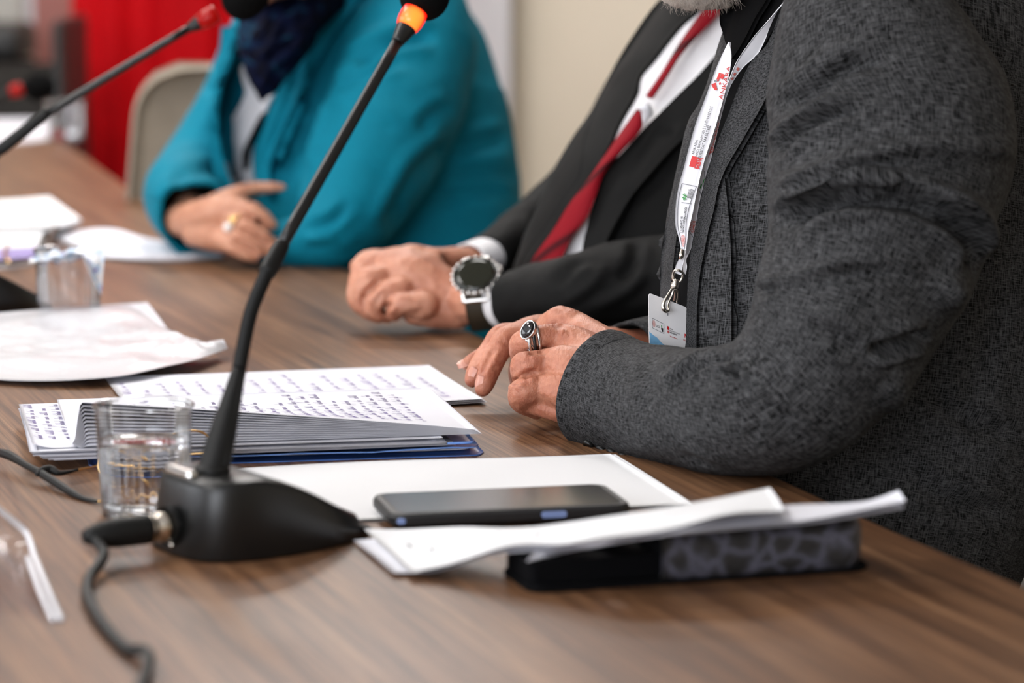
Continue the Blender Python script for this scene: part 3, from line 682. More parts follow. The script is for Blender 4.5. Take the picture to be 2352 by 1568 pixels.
# padded wrap closing the right half
n, k = 40, 26; Gp = np.zeros((n, k, 3)); x0 = LP_ * .375
for i in range(n):
    u = i / (n - 1); xx = x0 + (LP_ + .002 - x0) * u
    endr = 0 if u < .86 else ((u - .86) / .14)**2 * .018
    for j in range(k):
        a = -math.pi / 2 + math.pi * j / (k - 1); c, s = math.cos(a), math.sin(a)
        Gp[i, j] = pl + ex * xx + ey * (.018 + endr - (.022 - endr * .6) * abs(c)**.55) + np.array([0, 0, .0178 + (.0168 - endr * .35) * np.sign(s) * abs(s)**.6])
slab('wrap_flap', Gp, .002, M['planner'], pt, toward=(0, -1, .2))
plate('wrap_top', sh2(rrect(LP_ - x0, .044, .012), x0 + (LP_ - x0) / 2, .036), .0300, .0336, M['planner'], pt, fr, .001)

# phone
pc = T(1150, 1186); ex, ey = frame2(13.0); fr = (pc + ex * 0, ex, ey, np.array([0, 0, 1.])); ph = thing('smartphone', 'black smartphone lying face up on the blank white sheets', 'phone', pc)
plate('case', rrect(.172, .080, .012), .0036, .0125, M['phone'], ph, fr, .0022)
plate('screen', rrect(.160, .071, .008), .0122, .0131, M['screen'], ph, fr, .0003)
plate('case_rim', rrect(.170, .078, .011), .0100, .0128, M['phone'], ph, fr, .0008)
plate('power_button', rrect(.018, .0045, .002, 4), 0, .0016, M['phone_button'], ph, (pc + ex * .029 - ey * .0396 + np.array([0, 0, .0082]), ex, np.array([0, 0, 1.]), -ey), .0004)
plate('side_key', rrect(.006, .004, .0018, 4), 0, .0014, M['phone_button'], ph, (pc - ex * .079 - ey * .0396 + np.array([0, 0, .0082]), ex, np.array([0, 0, 1.]), -ey), .0004)

# ------------------------------------------------------------------ drinking cups
def cup(loc, label, water, ribs=True, h=.078, r0=.0305, r1=.0345):
    t = thing('plastic_cup', label, 'cup', loc, 'clear plastic cups')
    mod = (lambda a, z: 1 + (.012 * math.cos(26 * a) if .012 < z < h * .62 else .003 * math.cos(26 * a))) if ribs else None
    prof = [(.0001, .0015), (r0 - .004, .0012), (r0 - .0015, 0), (r0, .002)] + [(r0 + (r1 - r0) * z / h, z) for z in np.linspace(.006, h - .002, 22)] + [(r1 + .0014, h - .0015), (r1 + .0016, h), (r1 + .0004, h + .0008), (r1 - .0006, h)]
    lathe('cup_wall', prof, M['cup'], t, 104, loc, mod=mod)
    if water:
        w = water; rw = lambda z: (r0 + (r1 - r0) * z / h) * .965
        pr_ = [(.0001, .0025), (rw(.003) - .003, .0025), (rw(.005), .005)] + [(rw(z), z) for z in np.linspace(.008, w - .001, 10)] + [(rw(w) + .0004, w + .0006), (rw(w) - .0012, w), (.0001, w - .0002)]
        lathe('water', pr_, M['water'], t, 104, loc, mod=mod)
    return t
cl = T(334, 1178); cup(cl, 'clear plastic cup of water beside the nearest microphone base', .052)
c2 = T(160, 741); ct = cup(c2, 'clear plastic cup holding a crumpled wrapper, behind the glossy plastic pocket', 0, h=.076)
c3 = T(150, 322); cup(c3, 'small clear cup at the far left end of the table', .02, h=.07)
# wrapper stuffed into the second cup
n, k = 26, 26; Gw = np.zeros((n, k, 3))
for i in range(n):
    for j in range(k):
        u, v = i / (n - 1) * 2 - 1, j / (k - 1) * 2 - 1; rad = min(1, math.hypot(u, v)); q = .0335 / max(1, math.hypot(u, v) / 1.0)
        droop = -.022 * max(0, u - .45) * max(0, .3 - v) * 3
        Gw[i, j] = c2 + np.array([u * .037, v * .030, .073 + .007 * u + .006 * noise.noise(Vector((u * 3, v * 3, 1))) - .010 * (1 - rad) + droop])
wn = NT('printed_wrapper'); vv = wn.coord('Object'); ff = wn.noise(vv, 90, 2, .5)
wn.set(Base_Color=wn.ramp(ff, [(.46, (.72, .72, .74, 1)), (.54, (.25, .48, .72, 1)), (.60, (.72, .72, .75, 1)), (.68, (.10, .08, .38, 1))]), Roughness=.5)
tag(slab('wrapper', Gw, .0006, wn.m, toward=(0, 0, 1)), 'crumpled white and blue wrapper stuffed into the cup at left', 'wrapper')

# glossy pocket with papers, left
def bump_sheet(name, back, front, m, th, n, k, bump, seed, parent=None):
    A = cr(np.array([list(T(a, b_, z)) for a, b_, z in back]), n); B = cr(np.array([list(T(a, b_, z)) for a, b_, z in front]), n); s = np.linspace(0, 1, k)
    G = A[:, None] * (1 - s)[None, :, None] + B[:, None] * s[None, :, None]
    for i in range(n):
        for j in range(k):
            p = Vector((G[i, j, 0] * 11, G[i, j, 1] * 11, seed)); e = math.sin(math.pi * min(1, max(0, s[j])))
            G[i, j, 2] += bump * (e * (noise.fractal(p, .8, 2.2, 5) + .9 * (1 - abs(noise.noise(p * .55 + Vector((3, 1, 0)))) * 2.2)))
    return slab(name, G, th, m, parent, toward=(0, 0, 1))
pk = thing('plastic_pocket', 'glossy crumpled plastic pocket with white papers inside, behind the notes', 'document pocket', T(150, 800))
bump_sheet('papers', [(-70, 728, .006), (0, 722, .007), (150, 708, .008), (250, 700, .009), (338, 694, .010)], [(-70, 864, .004), (0, 866, .004), (150, 868, .004), (280, 846, .005), (412, 792, .007)], M['paper'], .002, 40, 20, .0008, 3, pk)
bump_sheet('pocket', [(-80, 722, .012), (0, 718, .014), (140, 707, .016), (250, 702, .017), (300, 702, .017), (400, 770, .016), (455, 792, .013), (500, 792, .011)], [(-80, 864, .004), (-40, 868, .005), (60, 873, .006), (170, 871, .008), (280, 862, .010), (380, 841, .011), (450, 825, .011), (522, 800, .010)], M['pocket'], .0006, 110, 56, .0075, 7, pk)

# papers in front of the woman
bs = thing('paper_stack', 'white paper pad raised on other things at the far left', 'paper pad', T(60, 520))
bump_sheet('pad', [(-200, 470, .022), (-60, 462, .022), (50, 456, .022), (112, 450, .022)], [(-200, 528, .022), (0, 523, .021), (120, 519, .020), (186, 503, .020)], M['paper2'], .006, 30, 12, .0004, 2, bs)
bg = thing('gift_bag', 'white bag with lilac print and brown ribbon lying at the far left', 'bag', T(40, 610))
bump_sheet('bag', [(-160, 540, .014), (0, 535, .016), (100, 532, .016)], [(-160, 610, .004), (0, 606, .006), (72, 596, .008)], M['paper2'], .012, 30, 16, .0015, 5, bg)
bump_sheet('print', [(-160, 566, .0155), (0, 570, .016), (86, 566, .016)], [(-160, 600, .011), (0, 596, .011), (74, 590, .011)], M['lilac'], .0006, 20, 8, .0015, 5, bg)
tube('ribbon', [T(128, 524, .018), T(112, 556, .016), T(102, 580, .012)], .0035, M['brown'], bg)
tube('handle', [T(20, 560, .018), T(10, 585, .018), T(22, 604, .012)], .002, M['gold'], bg)
Aw = [(118, 540, .002), (240, 524, .006), (330, 545, .004), (420, 560, .003)]; Bw = [(240, 592, .002), (330, 597, .003), (420, 598, .002), (516, 590, .001)]
for k, lab in enumerate(('lower white sheet tucked under the teal cuff', 'upper white sheet tucked under the teal cuff')):
    o = bump_sheet('paper_sheet', [(a - 6 + 6 * k, b_, z + .0018 * k) for a, b_, z in Aw], [(a - 4 * k, b_ - 3 * k, z + .0018 * k) for a, b_, z in Bw], M['paper'], .0008, 30, 12, .0004, 4 + k)
    tag(o, lab, 'paper', 'sheets under the teal cuff')
o = bump_sheet('paper_sheet', [(-40, 270, .003), (60, 262, .003), (128, 264, .003)], [(-60, 330, .002), (40, 326, .002), (116, 318, .002)], M['paper'], .002, 14, 8, .0003, 4); tag(o, 'white sheet at the far left end of the table near the small cup', 'paper')

# ------------------------------------------------------------------ microphones
def mic(label, base, yaw, boot, flex, joint, stem, ring, head, hr, led, cable=True):
    t = thing('gooseneck_microphone', label, 'microphone', base, 'gooseneck table microphones'); ex, ey = frame2(yaw); O = np.array([base[0], base[1], TZ])
    nc = 72; H = lambda u: .052 - .040 * (lambda q: q * q * (3 - 2 * q))(min(1, max(0, (u + .020) / .112)))
    pts = []
    for j in range(nc):
        a = 2 * math.pi * j / nc; c, s = math.cos(a), math.sin(a)
        x = (.090 * abs(c)**(2 / 2.1) if c > 0 else -.064 * abs(c)**(2 / 3.4)); y = .052 * np.sign(s) * abs(s)**(2 / (2.1 if c > 0 else 3.4)) * (1 - .12 * max(0, x / .09))
        pts.append((x, y))
    V = []; lv = [(0, 0, .965), (0, .0025, 1), (1, -.008, .90), (1, -.004, .885), (1, -.001, .86), (1, 0, .82), (1, .0004, .5), (1, .0004, .2)]
    for md, dz, sc in lv:
        for x, y in pts:
            xx, yy = x * sc, y * sc; z = dz if md == 0 else max(.004, H(xx) + dz); V.append(O + ex * xx + ey * yy + np.array([0, 0, z]))
    F = grid_faces(len(lv), nc); n0 = len(V); V += [O + np.array([0, 0, H(0)]), O]
    for j in range(nc): k = (j + 1) % nc; F += [((len(lv) - 1) * nc + j, (len(lv) - 1) * nc + k, n0), (k, j, n0 + 1)]
    mk('base', V, F, M['mic'], t)
    top = lambda u, v, dz=0: O + ex * u + ey * v + np.array([0, 0, H(u) + dz])
    tube('talk_button', [top(-.050, -.012, .001), top(-.050, .022, .001)], .0042, M['silver'], t)
    S0 = top(-.030, 0, -.002); b1 = np.array(boot)
    lathe('collar_nut', [(.0001, 0), (.012, 0), (.0125, .003), (.011, .006), (.0001, .006)], M['mic_matte'], t, 40, S0 + np.array([0, 0, .001]))
    tube('boot', [S0, S0 * .66 + b1 * .34, S0 * .33 + b1 * .67, b1], [.0108, .0096, .0072, .0050], M['mic_matte'], t, 40, 24)
    for a in (.7, 2.1, 3.5, 4.9):
        o1 = ex * math.cos(a) + ey * math.sin(a); tube('boot_rib', [S0 + o1 * .0104 + (b1 - S0) * .1, S0 + o1 * .0074 + (b1 - S0) * .6, b1 + o1 * .0046], .0012, M['mic_matte'], t, 14, 8)
    # ribbed flexible section
    A = np.array([b1] + [np.array(p) for p in flex]); n = 320; Q = cr(A, n); rad = .0046 + .00045 * np.sin(np.arange(n) * 2 * math.pi / 4)
    tube('flexible_neck', Q, rad, M['mic_matte'], t, n, 16)
    j0, j1 = A[-1], np.array(joint); tube('joint_sleeve', [j0 - (j1 - j0) * .04, j0, j0 * .5 + j1 * .5, j1], [.0050, .0062, .0062, .0056], M['mic_matte'], t, 16, 20)
    s1 = np.array(stem); tube('stem', [j1 - (j1 - j0) * .1, s1], [.0047, .0041], M['mic'], t, 10, 20)
    r0, r1 = np.array(ring[0]), np.array(ring[1]); tube('cone', [s1, s1 * .3 + r0 * .7, r0], [.0045, .0068, .0078], M['mic'], t, 12, 24)
    ax = nrm((r1 - r0)[None])[0]; Lr = np.linalg.norm(r1 - r0)
    lathe('light_ring', [(.006, -.0005), (.0082, 0), (.0096, Lr * .35), (.0098, Lr * .7), (.0092, Lr), (.004, Lr + .001)], led, t, 36, r0, ax)
    h0 = np.array(head); d = nrm((h0 - r1)[None])[0]
    lathe('windscreen', [(max(1e-4, hr * math.cos(a)), hr * (1.0 if a < 0 else 1.3) * math.sin(a)) for a in np.linspace(-1.57, 1.57, 25)], M['foam'], t, 48, h0, d)
    if cable:
        back = O - ex * .063 + np.array([0, 0, .020]) - ey * .004; dr = -ex
        lathe('socket', [(.0135, .004), (.0135, -.003), (.011, -.003), (.0105, .0), (.0001, .0)], M['silver_dark'], t, 36, back, dr)
        lathe('plug_collar', [(.0088, -.002), (.0095, .004), (.0098, .010), (.0085, .011), (.0085, .014), (.0095, .015), (.0095, .020), (.0001, .020)], M['nickel'], t, 36, back, dr)
        lathe('plug_body', [(.0001, .017), (.0098, .017), (.0102, .020), (.0100, .040), (.0085, .052), (.0060, .060), (.0040, .064), (.0001, .064)], M['mic_matte'], t, 36, back, dr)
        lathe('screw', [(.0001, .003), (.0018, .003), (.0022, .001), (.0022, -.002)], M['nickel'], t, 16, O - ex * .0625 - ey * .006 + np.array([0, 0, .0075]), dr)
        return t, back + dr * .062
    return t, None
mb = np.array([-.1755, 2.018, TZ])
t, plug = mic('nearest black gooseneck microphone with a glowing red ring', mb, 34, P(549, 850, 2.06), [P(558, 800, 2.075), P(578, 712, 2.10), P(612, 628, 2.13)], P(647, 562, 2.15), P(912, 98, 2.25), (P(934, 63, 2.258), P(955, 25, 2.262)), P(975, -9, 2.275), .0188, M['led'])
cb = thing('microphone_cable', 'dark grey cable running from the nearest microphone to the table front', 'cable', plug)
cpts = [plug + np.array([.004, .002, 0]), T(238, 1272, .012), T(206, 1325, .006), T(200, 1360, .005), T(222, 1410, .0045), T(262, 1462, .004), T(298, 1492, .004), T(328, 1492, .007), T(342, 1508, .008), T(336, 1545, .005), T(318, 1590, .004), T(300, 1660, .004), T(330, 1800, .004)]
tube('cable_sheath', cpts, .0036, M['cable'], cb, 160, 14)
tp = T(112, 704); ex, ey = frame2(34); m2 = tp - ex * .088
mic('black gooseneck microphone leaning across the red cloth, its foot at the left edge', m2, 34, P(-112, 560, 3.17), [P(-100, 500, 3.17), P(-65, 425, 3.16), P(0, 345, 3.15)], P(112, 256, 3.15), P(432, 66, 3.15), (P(458, 52, 3.15), P(498, 30, 3.15)), P(558, -3, 3.15), .0225, M['led_dim'], False)
m3 = T(-140, 420)
mic('farthest black gooseneck microphone, only its head and ring showing at far left', m3, 30, P(-175, 330, 4.62), [P(-165, 300, 4.62), P(-145, 270, 4.62), P(-110, 245, 4.62)], P(-60, 230, 4.62), P(6, 216, 4.6), (P(24, 211, 4.6), P(50, 203, 4.6)), P(86, 200, 4.6), .0215, M['led_dim'], False)

# ------------------------------------------------------------------ spectacles behind the cup
sp = thing('spectacles', 'folded gold and black spectacles lying behind the cup of water', 'spectacles', T(330, 1095))
def taper_arm(name, pts, rads, m): return tube(name, pts, rads, m, sp, 60, 12)
taper_arm('temple_tip', [T(-30, 1036, .012), T(12, 1042, .012), T(60, 1068, .010), T(100, 1090, .008), T(150, 1122, .004), T(190, 1144, .002), T(225, 1152, .002)], [.0022, .0036, .0026, .0030, .0030, .0020, .0012], M['mic_matte'])
taper_arm('temple_tip', [T(84, 1090, .008), T(98, 1080, .010), T(116, 1078, .010), T(134, 1086, .008), T(160, 1083, .008), T(178, 1078, .008)], [.0016, .0030, .0034, .0022, .0014, .0011], M['mic_matte'])
taper_arm('temple', [T(174, 1079, .008), T(232, 1068, .008), T(330, 1050, .010), T(420, 1044, .014), T(470, 1040, .018)], .0008, M['gold'])
taper_arm('temple', [T(225, 1152, .002), T(300, 1140, .004), T(360, 1110, .008), T(400, 1090, .014)], .0008, M['gold'])
for k in range(2):
    e1 = np.array([.93, .36, 0.]); e2 = np.array([.12, .35, .93]); c = T(416, 1098, 0) + e2 * .0185 - e1 * .046 * k
    rim = [c + e1 * (.020 * math.copysign(abs(math.cos(a))**.8, math.cos(a))) + e2 * (.018 * math.copysign(abs(math.sin(a))**.8, math.sin(a))) for a in np.linspace(0, 6.283, 41)]
    tube('rim', rim, .0009, M['gold'], sp, 120, 8)
    mk('lens', rim[:-1], [tuple(range(40))], M['lens'], sp, False)
    hc = rim[20]
c = T(416, 1098, 0) + e2 * .0185
tube('hinge', [c + e1 * .0195 + e2 * .006, c + e1 * .0215 + e2 * .001, c + e1 * .0205 - e2 * .006], .0022, M['gold'], sp)
tube('nose_pad', [c - e1 * .022, c - e1 * .019 - np.array([0, .006, 0]), c - e1 * .020 - np.array([0, .008, .005])], .0012, M['gold'], sp)
tube('bridge', [c - e1 * .0245 + e2 * .004, c - e1 * .029 + e2 * .008, c - e1 * .0335 + e2 * .004], .001, M['gold'], sp)

# ------------------------------------------------------------------ clear acrylic name stand at the left edge
ac = thing('acrylic_stand', 'bent clear acrylic name stand at the left edge of the table', 'name stand', T(60, 1400))
def acr(pts, width, m, name):
    A = cr(np.array(pts), 40); d = np.array([-.80, .60, 0]); G = np.stack([A + d * s for s in np.linspace(0, width, 8)], 1); return slab(name, G, .0032, m, ac, toward=(.6, -.8, .3))
pf1 = [T(140, 1422, .002), T(110, 1352, .006), T(78, 1272, .014), T(60, 1222, .022), T(24, 1190, .032), T(-30, 1148, .046)]; pf2 = [T(122, 1424, .002), T(92, 1356, .006), T(64, 1280, .013)]; pf3 = [T(62, 1222, .022), T(34, 1150, .045), T(12, 1090, .065), T(-6, 1020, .09)]
for nm, pf in (('front_panel', pf1), ('base_panel', pf2), ('back_panel', pf3)): acr(pf, .20, M['acrylic'], nm)
tube('panel_edge', pf1, .0020, M['acrylic_edge'], ac, 40, 8); tube('panel_edge', pf2, .0018, M['acrylic_edge'], ac, 30, 8); tube('panel_edge', pf3, .0012, M['acrylic'], ac, 30, 8)
# ------------------------------------------------------------------ people
def cat_mesh(parts):
    V, F, n = [], [], 0
    for v, f in parts: V.append(v); F += [tuple(i + n for i in g) for g in f]; n += len(v)
    return np.vstack(V), F
def head_parts(c, f, s=1.0, neck=None, fem=False):
    f = nrm(np.array([f], float))[0]; u = np.array([0, 0, 1.]); r = nrm(np.cross(f, u)[None])[0]; u = np.cross(r, f); c = np.asarray(c)
    L = lambda x, y, z, rad: tuple(c + s * (r * x + f * y + u * z)) + (rad * s,)
    ch = [[L(0, -.03, .045, .080), L(0, .005, .055, .080)], [L(0, .032, .0, .064), L(0, .042, -.04, .052)], [L(0, .052, -.07, .036), L(0, .064, -.088, .022)],
          [L(0, .090, .03, .010), L(0, .103, .0, .012), L(0, .113, -.014, .013)], [L(-.034, .078, .036, .013), L(0, .087, .034, .011), L(.034, .078, .036, .013)],
          [L(-.020, .090, -.044, .006), L(0, .098, -.041, .0085), L(.020, .090, -.044, .006)], [L(-.016, .089, -.054, .006), L(0, .095, -.054, .0085), L(.016, .089, -.054, .006)]]
    for q in (-1, 1):
        ch += [[L(q * .036, .050, -.016, .036), L(q * .030, .055, -.045, .030)], [L(q * .050, .0, -.045, .030), L(q * .030, .045, -.078, .024)], [L(q * .013, .103, -.018, .008)],
               [L(q * .080, -.012, .030, .011), L(q * .088, -.018, .015, .010), L(q * .082, -.010, -.020, .010)]]
    if neck is not None: ch += [[L(0, -.025, -.03, .055), tuple(neck) + (.056,)]]
    eyes = [c + s * (r * q * .031 + f * .0745 + u * .018) for q in (-1, 1)]
    hair = [[L(0, -.035, .052, .088), L(0, .0, .072, .080)], [L(0, -.05, .01, .080), L(0, -.045, -.03, .062)], [L(-.07, -.02, .04, .028), L(-.07, -.03, -.01, .025)], [L(.07, -.02, .04, .028), L(.07, -.03, -.01, .025)]]
    return ch, eyes, hair, (f, r, u)
def ball(name, c, r, m, parent, sc=(1, 1, 1), nc=24):
    pf = [(max(1e-4, r * math.cos(a)), r * math.sin(a)) for a in np.linspace(-1.57, 1.57, 13)]
    return lathe(name, pf, m, parent, nc, c)
def add_face(p, eyes, f, m_iris):
    for e in eyes:
        o = ball('eye', e, .0112, M['eye'], p); ball('iris', e + f * .0070, .0052, m_iris, o)
def chair(loc, yaw, label):
    t = thing('meeting_chair', label, 'chair', (loc[0], loc[1], 0), 'taupe shell chairs'); ex, ey = frame2(yaw); O = np.array([loc[0], loc[1], 0.])
    w = lambda x, y, z: O + ex * x + ey * y + np.array([0, 0, z])      # ey points where the sitter looks
    n, k = 40, 24; G = np.zeros((n, k, 3))
    for i in range(n):
        q = i / (n - 1); hw = (.235 - .035 * q) * (1 if q < .85 else math.sqrt(max(.0, 1 - ((q - .85) / .152)**2.4)) * .36 + .64)
        for j in range(k):
            s = -1 + 2 * j / (k - 1); G[i, j] = w(s * hw, -.21 - .10 * q + .07 * s * s, .47 + .465 * q)
    slab('backrest', G, .014, M['chair'], t)
    G = np.zeros((24, 20, 3))
    for i in range(24):
        for j in range(20):
            a, s = i / 23, -1 + 2 * j / 19; G[i, j] = w(s * (.225 - .02 * a), -.22 + .44 * a, .465 - .018 * (1 - s * s) * math.sin(a * 3) - .03 * max(0, a - .85) * 4)
    slab('seat', G, .014, M['chair'], t, toward=(0, 0, 1))
    for sx in (-1, 1):
        for sy in (-1, 1): tube('leg', [w(sx * .17, sy * .15, .45), w(sx * .23, sy * .22, .0)], .011, M['chrome'], t)
        tube('seat_rail', [w(sx * .17, -.18, .448), w(sx * .17, .18, .448)], .010, M['chrome'], t)
    return t
def legs(p, hipc, f, knee, m):
    """trousers and shoes: hip centre, facing, knee distance"""
    f = nrm(np.array([f], float))[0]; r = np.array([f[1], -f[0], 0]); ch, sh = [], []
    for q in (-1, 1):
        h = hipc + r * q * .09; k_ = hipc + f * knee + r * q * .11; k_[2] = .53; a = k_ + f * .02; a[2] = .09
        ch += [[tuple(h) + (.10,), tuple(h * .5 + k_ * .5) + (.085,), tuple(k_) + (.065,), tuple(k_ * .6 + a * .4 - f * .02) + (.06,), tuple(a) + (.05,)]]
        sh.append([tuple(a * [1, 1, 0] + [0, 0, .045] - f * .03) + (.042,), tuple(a * [1, 1, 0] + [0, 0, .045] + f * .06) + (.042,), tuple(a * [1, 1, 0] + [0, 0, .034] + f * .15) + (.030,)])
    ch += [[tuple(hipc - r * .1) + (.115,), tuple(hipc + r * .1) + (.115,)]]
    V, F = blob(ch, .011, 5, True); mk('trousers', V, F, m, p)
    for s in sh:
        V, F = blob([s], .006, 4, True); mk('shoe', V, F, M['shoe'], p)

# ============ man with the lanyard (grey heather jacket) ============
hand = [[(1395, 815, 2.515, 60), (1310, 752, 2.555, 44), (1288, 741, 2.56, 41)],              # index metacarpal
        [(1390, 850, 2.49, 66), (1330, 800, 2.508, 50), (1284, 775, 2.515, 35)],
        [(1370, 880, 2.475, 64), (1300, 840, 2.486, 49), (1252, 834, 2.495, 34)],
        [(1355, 908, 2.462, 58), (1290, 898, 2.474, 48), (1240, 893, 2.485, 36)],
        [(1360, 920, 2.47, 46), (1290, 925, 2.482, 34), (1232, 918, 2.485, 28)],
        [(1430, 868, 2.485, 88), (1360, 862, 2.492, 80), (1308, 845, 2.505, 64)],
        [(1288, 741, 2.56, 41), (1262, 752, 2.58, 34), (1240, 800, 2.59, 30), (1240, 850, 2.58, 26)],   # index curling behind
        [(1284, 775, 2.515, 34), (1245, 774, 2.51, 30), (1212, 780, 2.508, 30), (1196, 792, 2.515, 29), (1206, 832, 2.545, 27), (1235, 860, 2.555, 24)],   # ringed middle finger
        [(1252, 834, 2.495, 34), (1222, 838, 2.488, 34), (1203, 841, 2.49, 34), (1212, 880, 2.51, 28), (1245, 900, 2.525, 25)],   # ring finger
        [(1240, 893, 2.485, 36), (1212, 897, 2.478, 36), (1200, 903, 2.48, 36), (1200, 922, 2.49, 29), (1232, 938, 2.505, 26)],   # little finger
        [(1300, 945, 2.475, 30), (1262, 938, 2.48, 27), (1215, 930, 2.49, 20)],
        [(1340, 830, 2.58, 40), (1290, 860, 2.60, 30), (1250, 880, 2.61, 24)]]                  # thumb inside
Vh, Fh = blob(hand, .00115, 9)
Vh = sculpt(Vh, Fh, [
    ([(1244, 738), (1262, 748), (1292, 742), (1330, 722), (1362, 716)], .0014, 9, 'v', 1, .4),
    ([(1208, 812), (1232, 806), (1262, 806)], .0030, 8, 'v', 1, .3),
    ([(1202, 872), (1208, 862), (1222, 856), (1240, 853)], .0030, 8, 'v', 1, .3),
    ([(1168, 868), (1180, 876), (1204, 869)], .0026, 7, 'v', 1, .3),
    ([(1284, 763), (1297, 768)], .0016, 11, 'b', 1, .6),
    ([(1275, 757), (1290, 750), (1305, 760), (1306, 774), (1292, 783)], .0006, 4, 'v', 1, .3),
    ([(1225, 905), (1262, 930), (1290, 950)], .0010, 9, 'v', 1, .4),
    ([(1300, 800), (1350, 790), (1400, 790)], .0012, 13, 'r', 1, .5),
    ([(1265, 835), (1310, 838), (1350, 845)], .0010, 14, 'r', 1, .5),
    ([(1270, 862), (1310, 880), (1340, 890)], .0007, 12, 'v', 1, .5)])
# creases over the back of the hand
Vh = ripple(Vh, Fh, .00030, 190, 3, 4.0)
rc = random.Random(8); fl = []
for i in range(46):
    x, y = rc.uniform(1215, 1390), rc.uniform(770, 950)
    if (x - 1215) * .9 + 770 > y + 110 or x + (y - 800) * .6 > 1400: continue
    a = rc.gauss(1.25, .35); l = rc.uniform(12, 34); fl.append(([(x - l * math.cos(a), y - l * math.sin(a)), (x + rc.uniform(-3, 3), y), (x + l * math.cos(a), y + l * math.sin(a))], .00028, 2.4, 'v', 1, .5))
Vh = sculpt(Vh, Fh, fl)
rh = [[(1330, 790, 2.66, 60), (1240, 770, 2.635, 50), (1190, 775, 2.615, 38)],
      [(1195, 778, 2.605, 34), (1162, 779, 2.598, 31), (1142, 812, 2.590, 28), (1126, 845, 2.582, 27), (1114, 878, 2.572, 24), (1109, 892, 2.570, 20)],
      [(1190, 772, 2.625, 32), (1152, 770, 2.618, 28), (1130, 798, 2.610, 26), (1106, 832, 2.600, 25), (1089, 862, 2.592, 22), (1085, 872, 2.590, 19)],
      [(1190, 790, 2.645, 30), (1140, 800, 2.638, 24), (1104, 818, 2.630, 20), (1079, 832, 2.625, 17), (1072, 837, 2.624, 14)],
      [(1210, 820, 2.63, 30), (1190, 850, 2.62, 24), (1190, 880, 2.60, 20)], [(1250, 850, 2.66, 36), (1220, 880, 2.64, 22)]]
Vr, Fr = blob(rh, .0013, 4)
Vr = sculpt(Vr, Fr, [([(1146, 846), (1130, 838), (1118, 828)], .0009, 6, 'v', 1, .3), ([(1150, 776), (1160, 790), (1172, 798)], .0006, 5, 'v', 1, .3), ([(1140, 790), (1122, 822), (1104, 858), (1098, 872)], .0022, 7, 'v', 1, .3)])
chin = P(1572, -62, 2.52); f1 = (-1, .08, -.10)
hc = chin + np.array([.062, 0, .092]); nk = P(1830, 40, 2.575)
hch, eyes, hair, (ff, _, _) = head_parts(hc, f1, 1.05, nk)
body = [[(1990, 1420, 2.60, 290), (1990, 1050, 2.61, 290), (2000, 600, 2.62, 290), (2020, 250, 2.62, 250), (1920, 120, 2.60, 140), (1840, 40, 2.575, 110)], [(2020, 180, 2.62, 180), (2030, 100, 2.40, 120), (2000, 450, 2.31, 130), (1890, 840, 2.285, 105), (1600, 925, 2.36, 85), (1420, 870, 2.475, 62)],
        [(2020, 180, 2.66, 130), (1990, 260, 2.76, 100), (1800, 680, 2.78, 80), (1500, 795, 2.69, 52), (1340, 790, 2.66, 50)]]
Vb, Fb = blob(body, .009, 4); Vf, Ff = blob(hch, .003, 3, True)
V, F = cat_mesh([(Vb, Fb), (Vf, Ff), (Vh, Fh), (Vr, Fr)])
man1 = mk('person', V, F, M['skin1']); tag(man1, 'grey-bearded man in a charcoal heather jacket wearing a conference lanyard and silver ring', 'person', 'people seated along the table')
add_face(man1, eyes, ff, M['iris'])
Vx, Fx = blob(hair, .004, 3, True); mk('hair', Vx, Fx, M['hair'], man1)
bd = [[(1536, -20, 2.50, 28), (1564, -6, 2.50, 28), (1600, 0, 2.50, 26), (1650, -2, 2.505, 26), (1680, -10, 2.52, 24)], [(1530, -80, 2.50, 40), (1600, -70, 2.48, 60), (1680, -80, 2.49, 50), (1730, -160, 2.5, 40)], [(1530, -70, 2.54, 40), (1600, -60, 2.55, 60), (1680, -70, 2.55, 50)]]
Vx, Fx = blob(bd, .003, 2); Vx = ripple(Vx, Fx, .002, 160, 3)
# loose beard hairs hang below the mass
V, F = [Vx], list(Fx); n0 = len(Vx); rb = random.Random(2); Sx = []
for i in range(620):
    x = rb.uniform(1512, 1694); y0 = 0 + rb.uniform(-16, 10) - (12 if x > 1670 else 0) - max(0, 1545 - x) * .5; Z = 2.50 + rb.uniform(-.03, .03); l = rb.uniform(12, 34) * (1.3 if rb.random() < .12 else 1)
    a = rb.gauss(1.35, .55) if x > 1560 else rb.gauss(1.0, .6); cur = rb.uniform(-.5, .5); pts = []; px_, py_ = x, y0
    for s in range(5): pts.append(P(px_, py_, Z)); px_ += l / 4 * math.cos(a + cur * s * .5) * rb.choice((1, 1, 1)); py_ += l / 4 * math.sin(a + cur * s * .5)
    w = rb.uniform(.00016, .0003)
    for s, p in enumerate(pts):
        ww = w * (1 - s / 5.5); b0 = n0 + len(Sx)
        Sx += [p + np.array([ww, 0, 0]), p + np.array([-ww * .5, -ww, 0]), p + np.array([-ww * .5, ww, 0])]
        if s:
            for q in range(3): F.append((b0 - 3 + q, b0 - 3 + (q + 1) % 3, b0 + (q + 1) % 3, b0 + q))
V.append(np.array(Sx)); ob = mk('beard', np.vstack(V), F, M['beard'], man1); ob['kind'] = 'stuff'

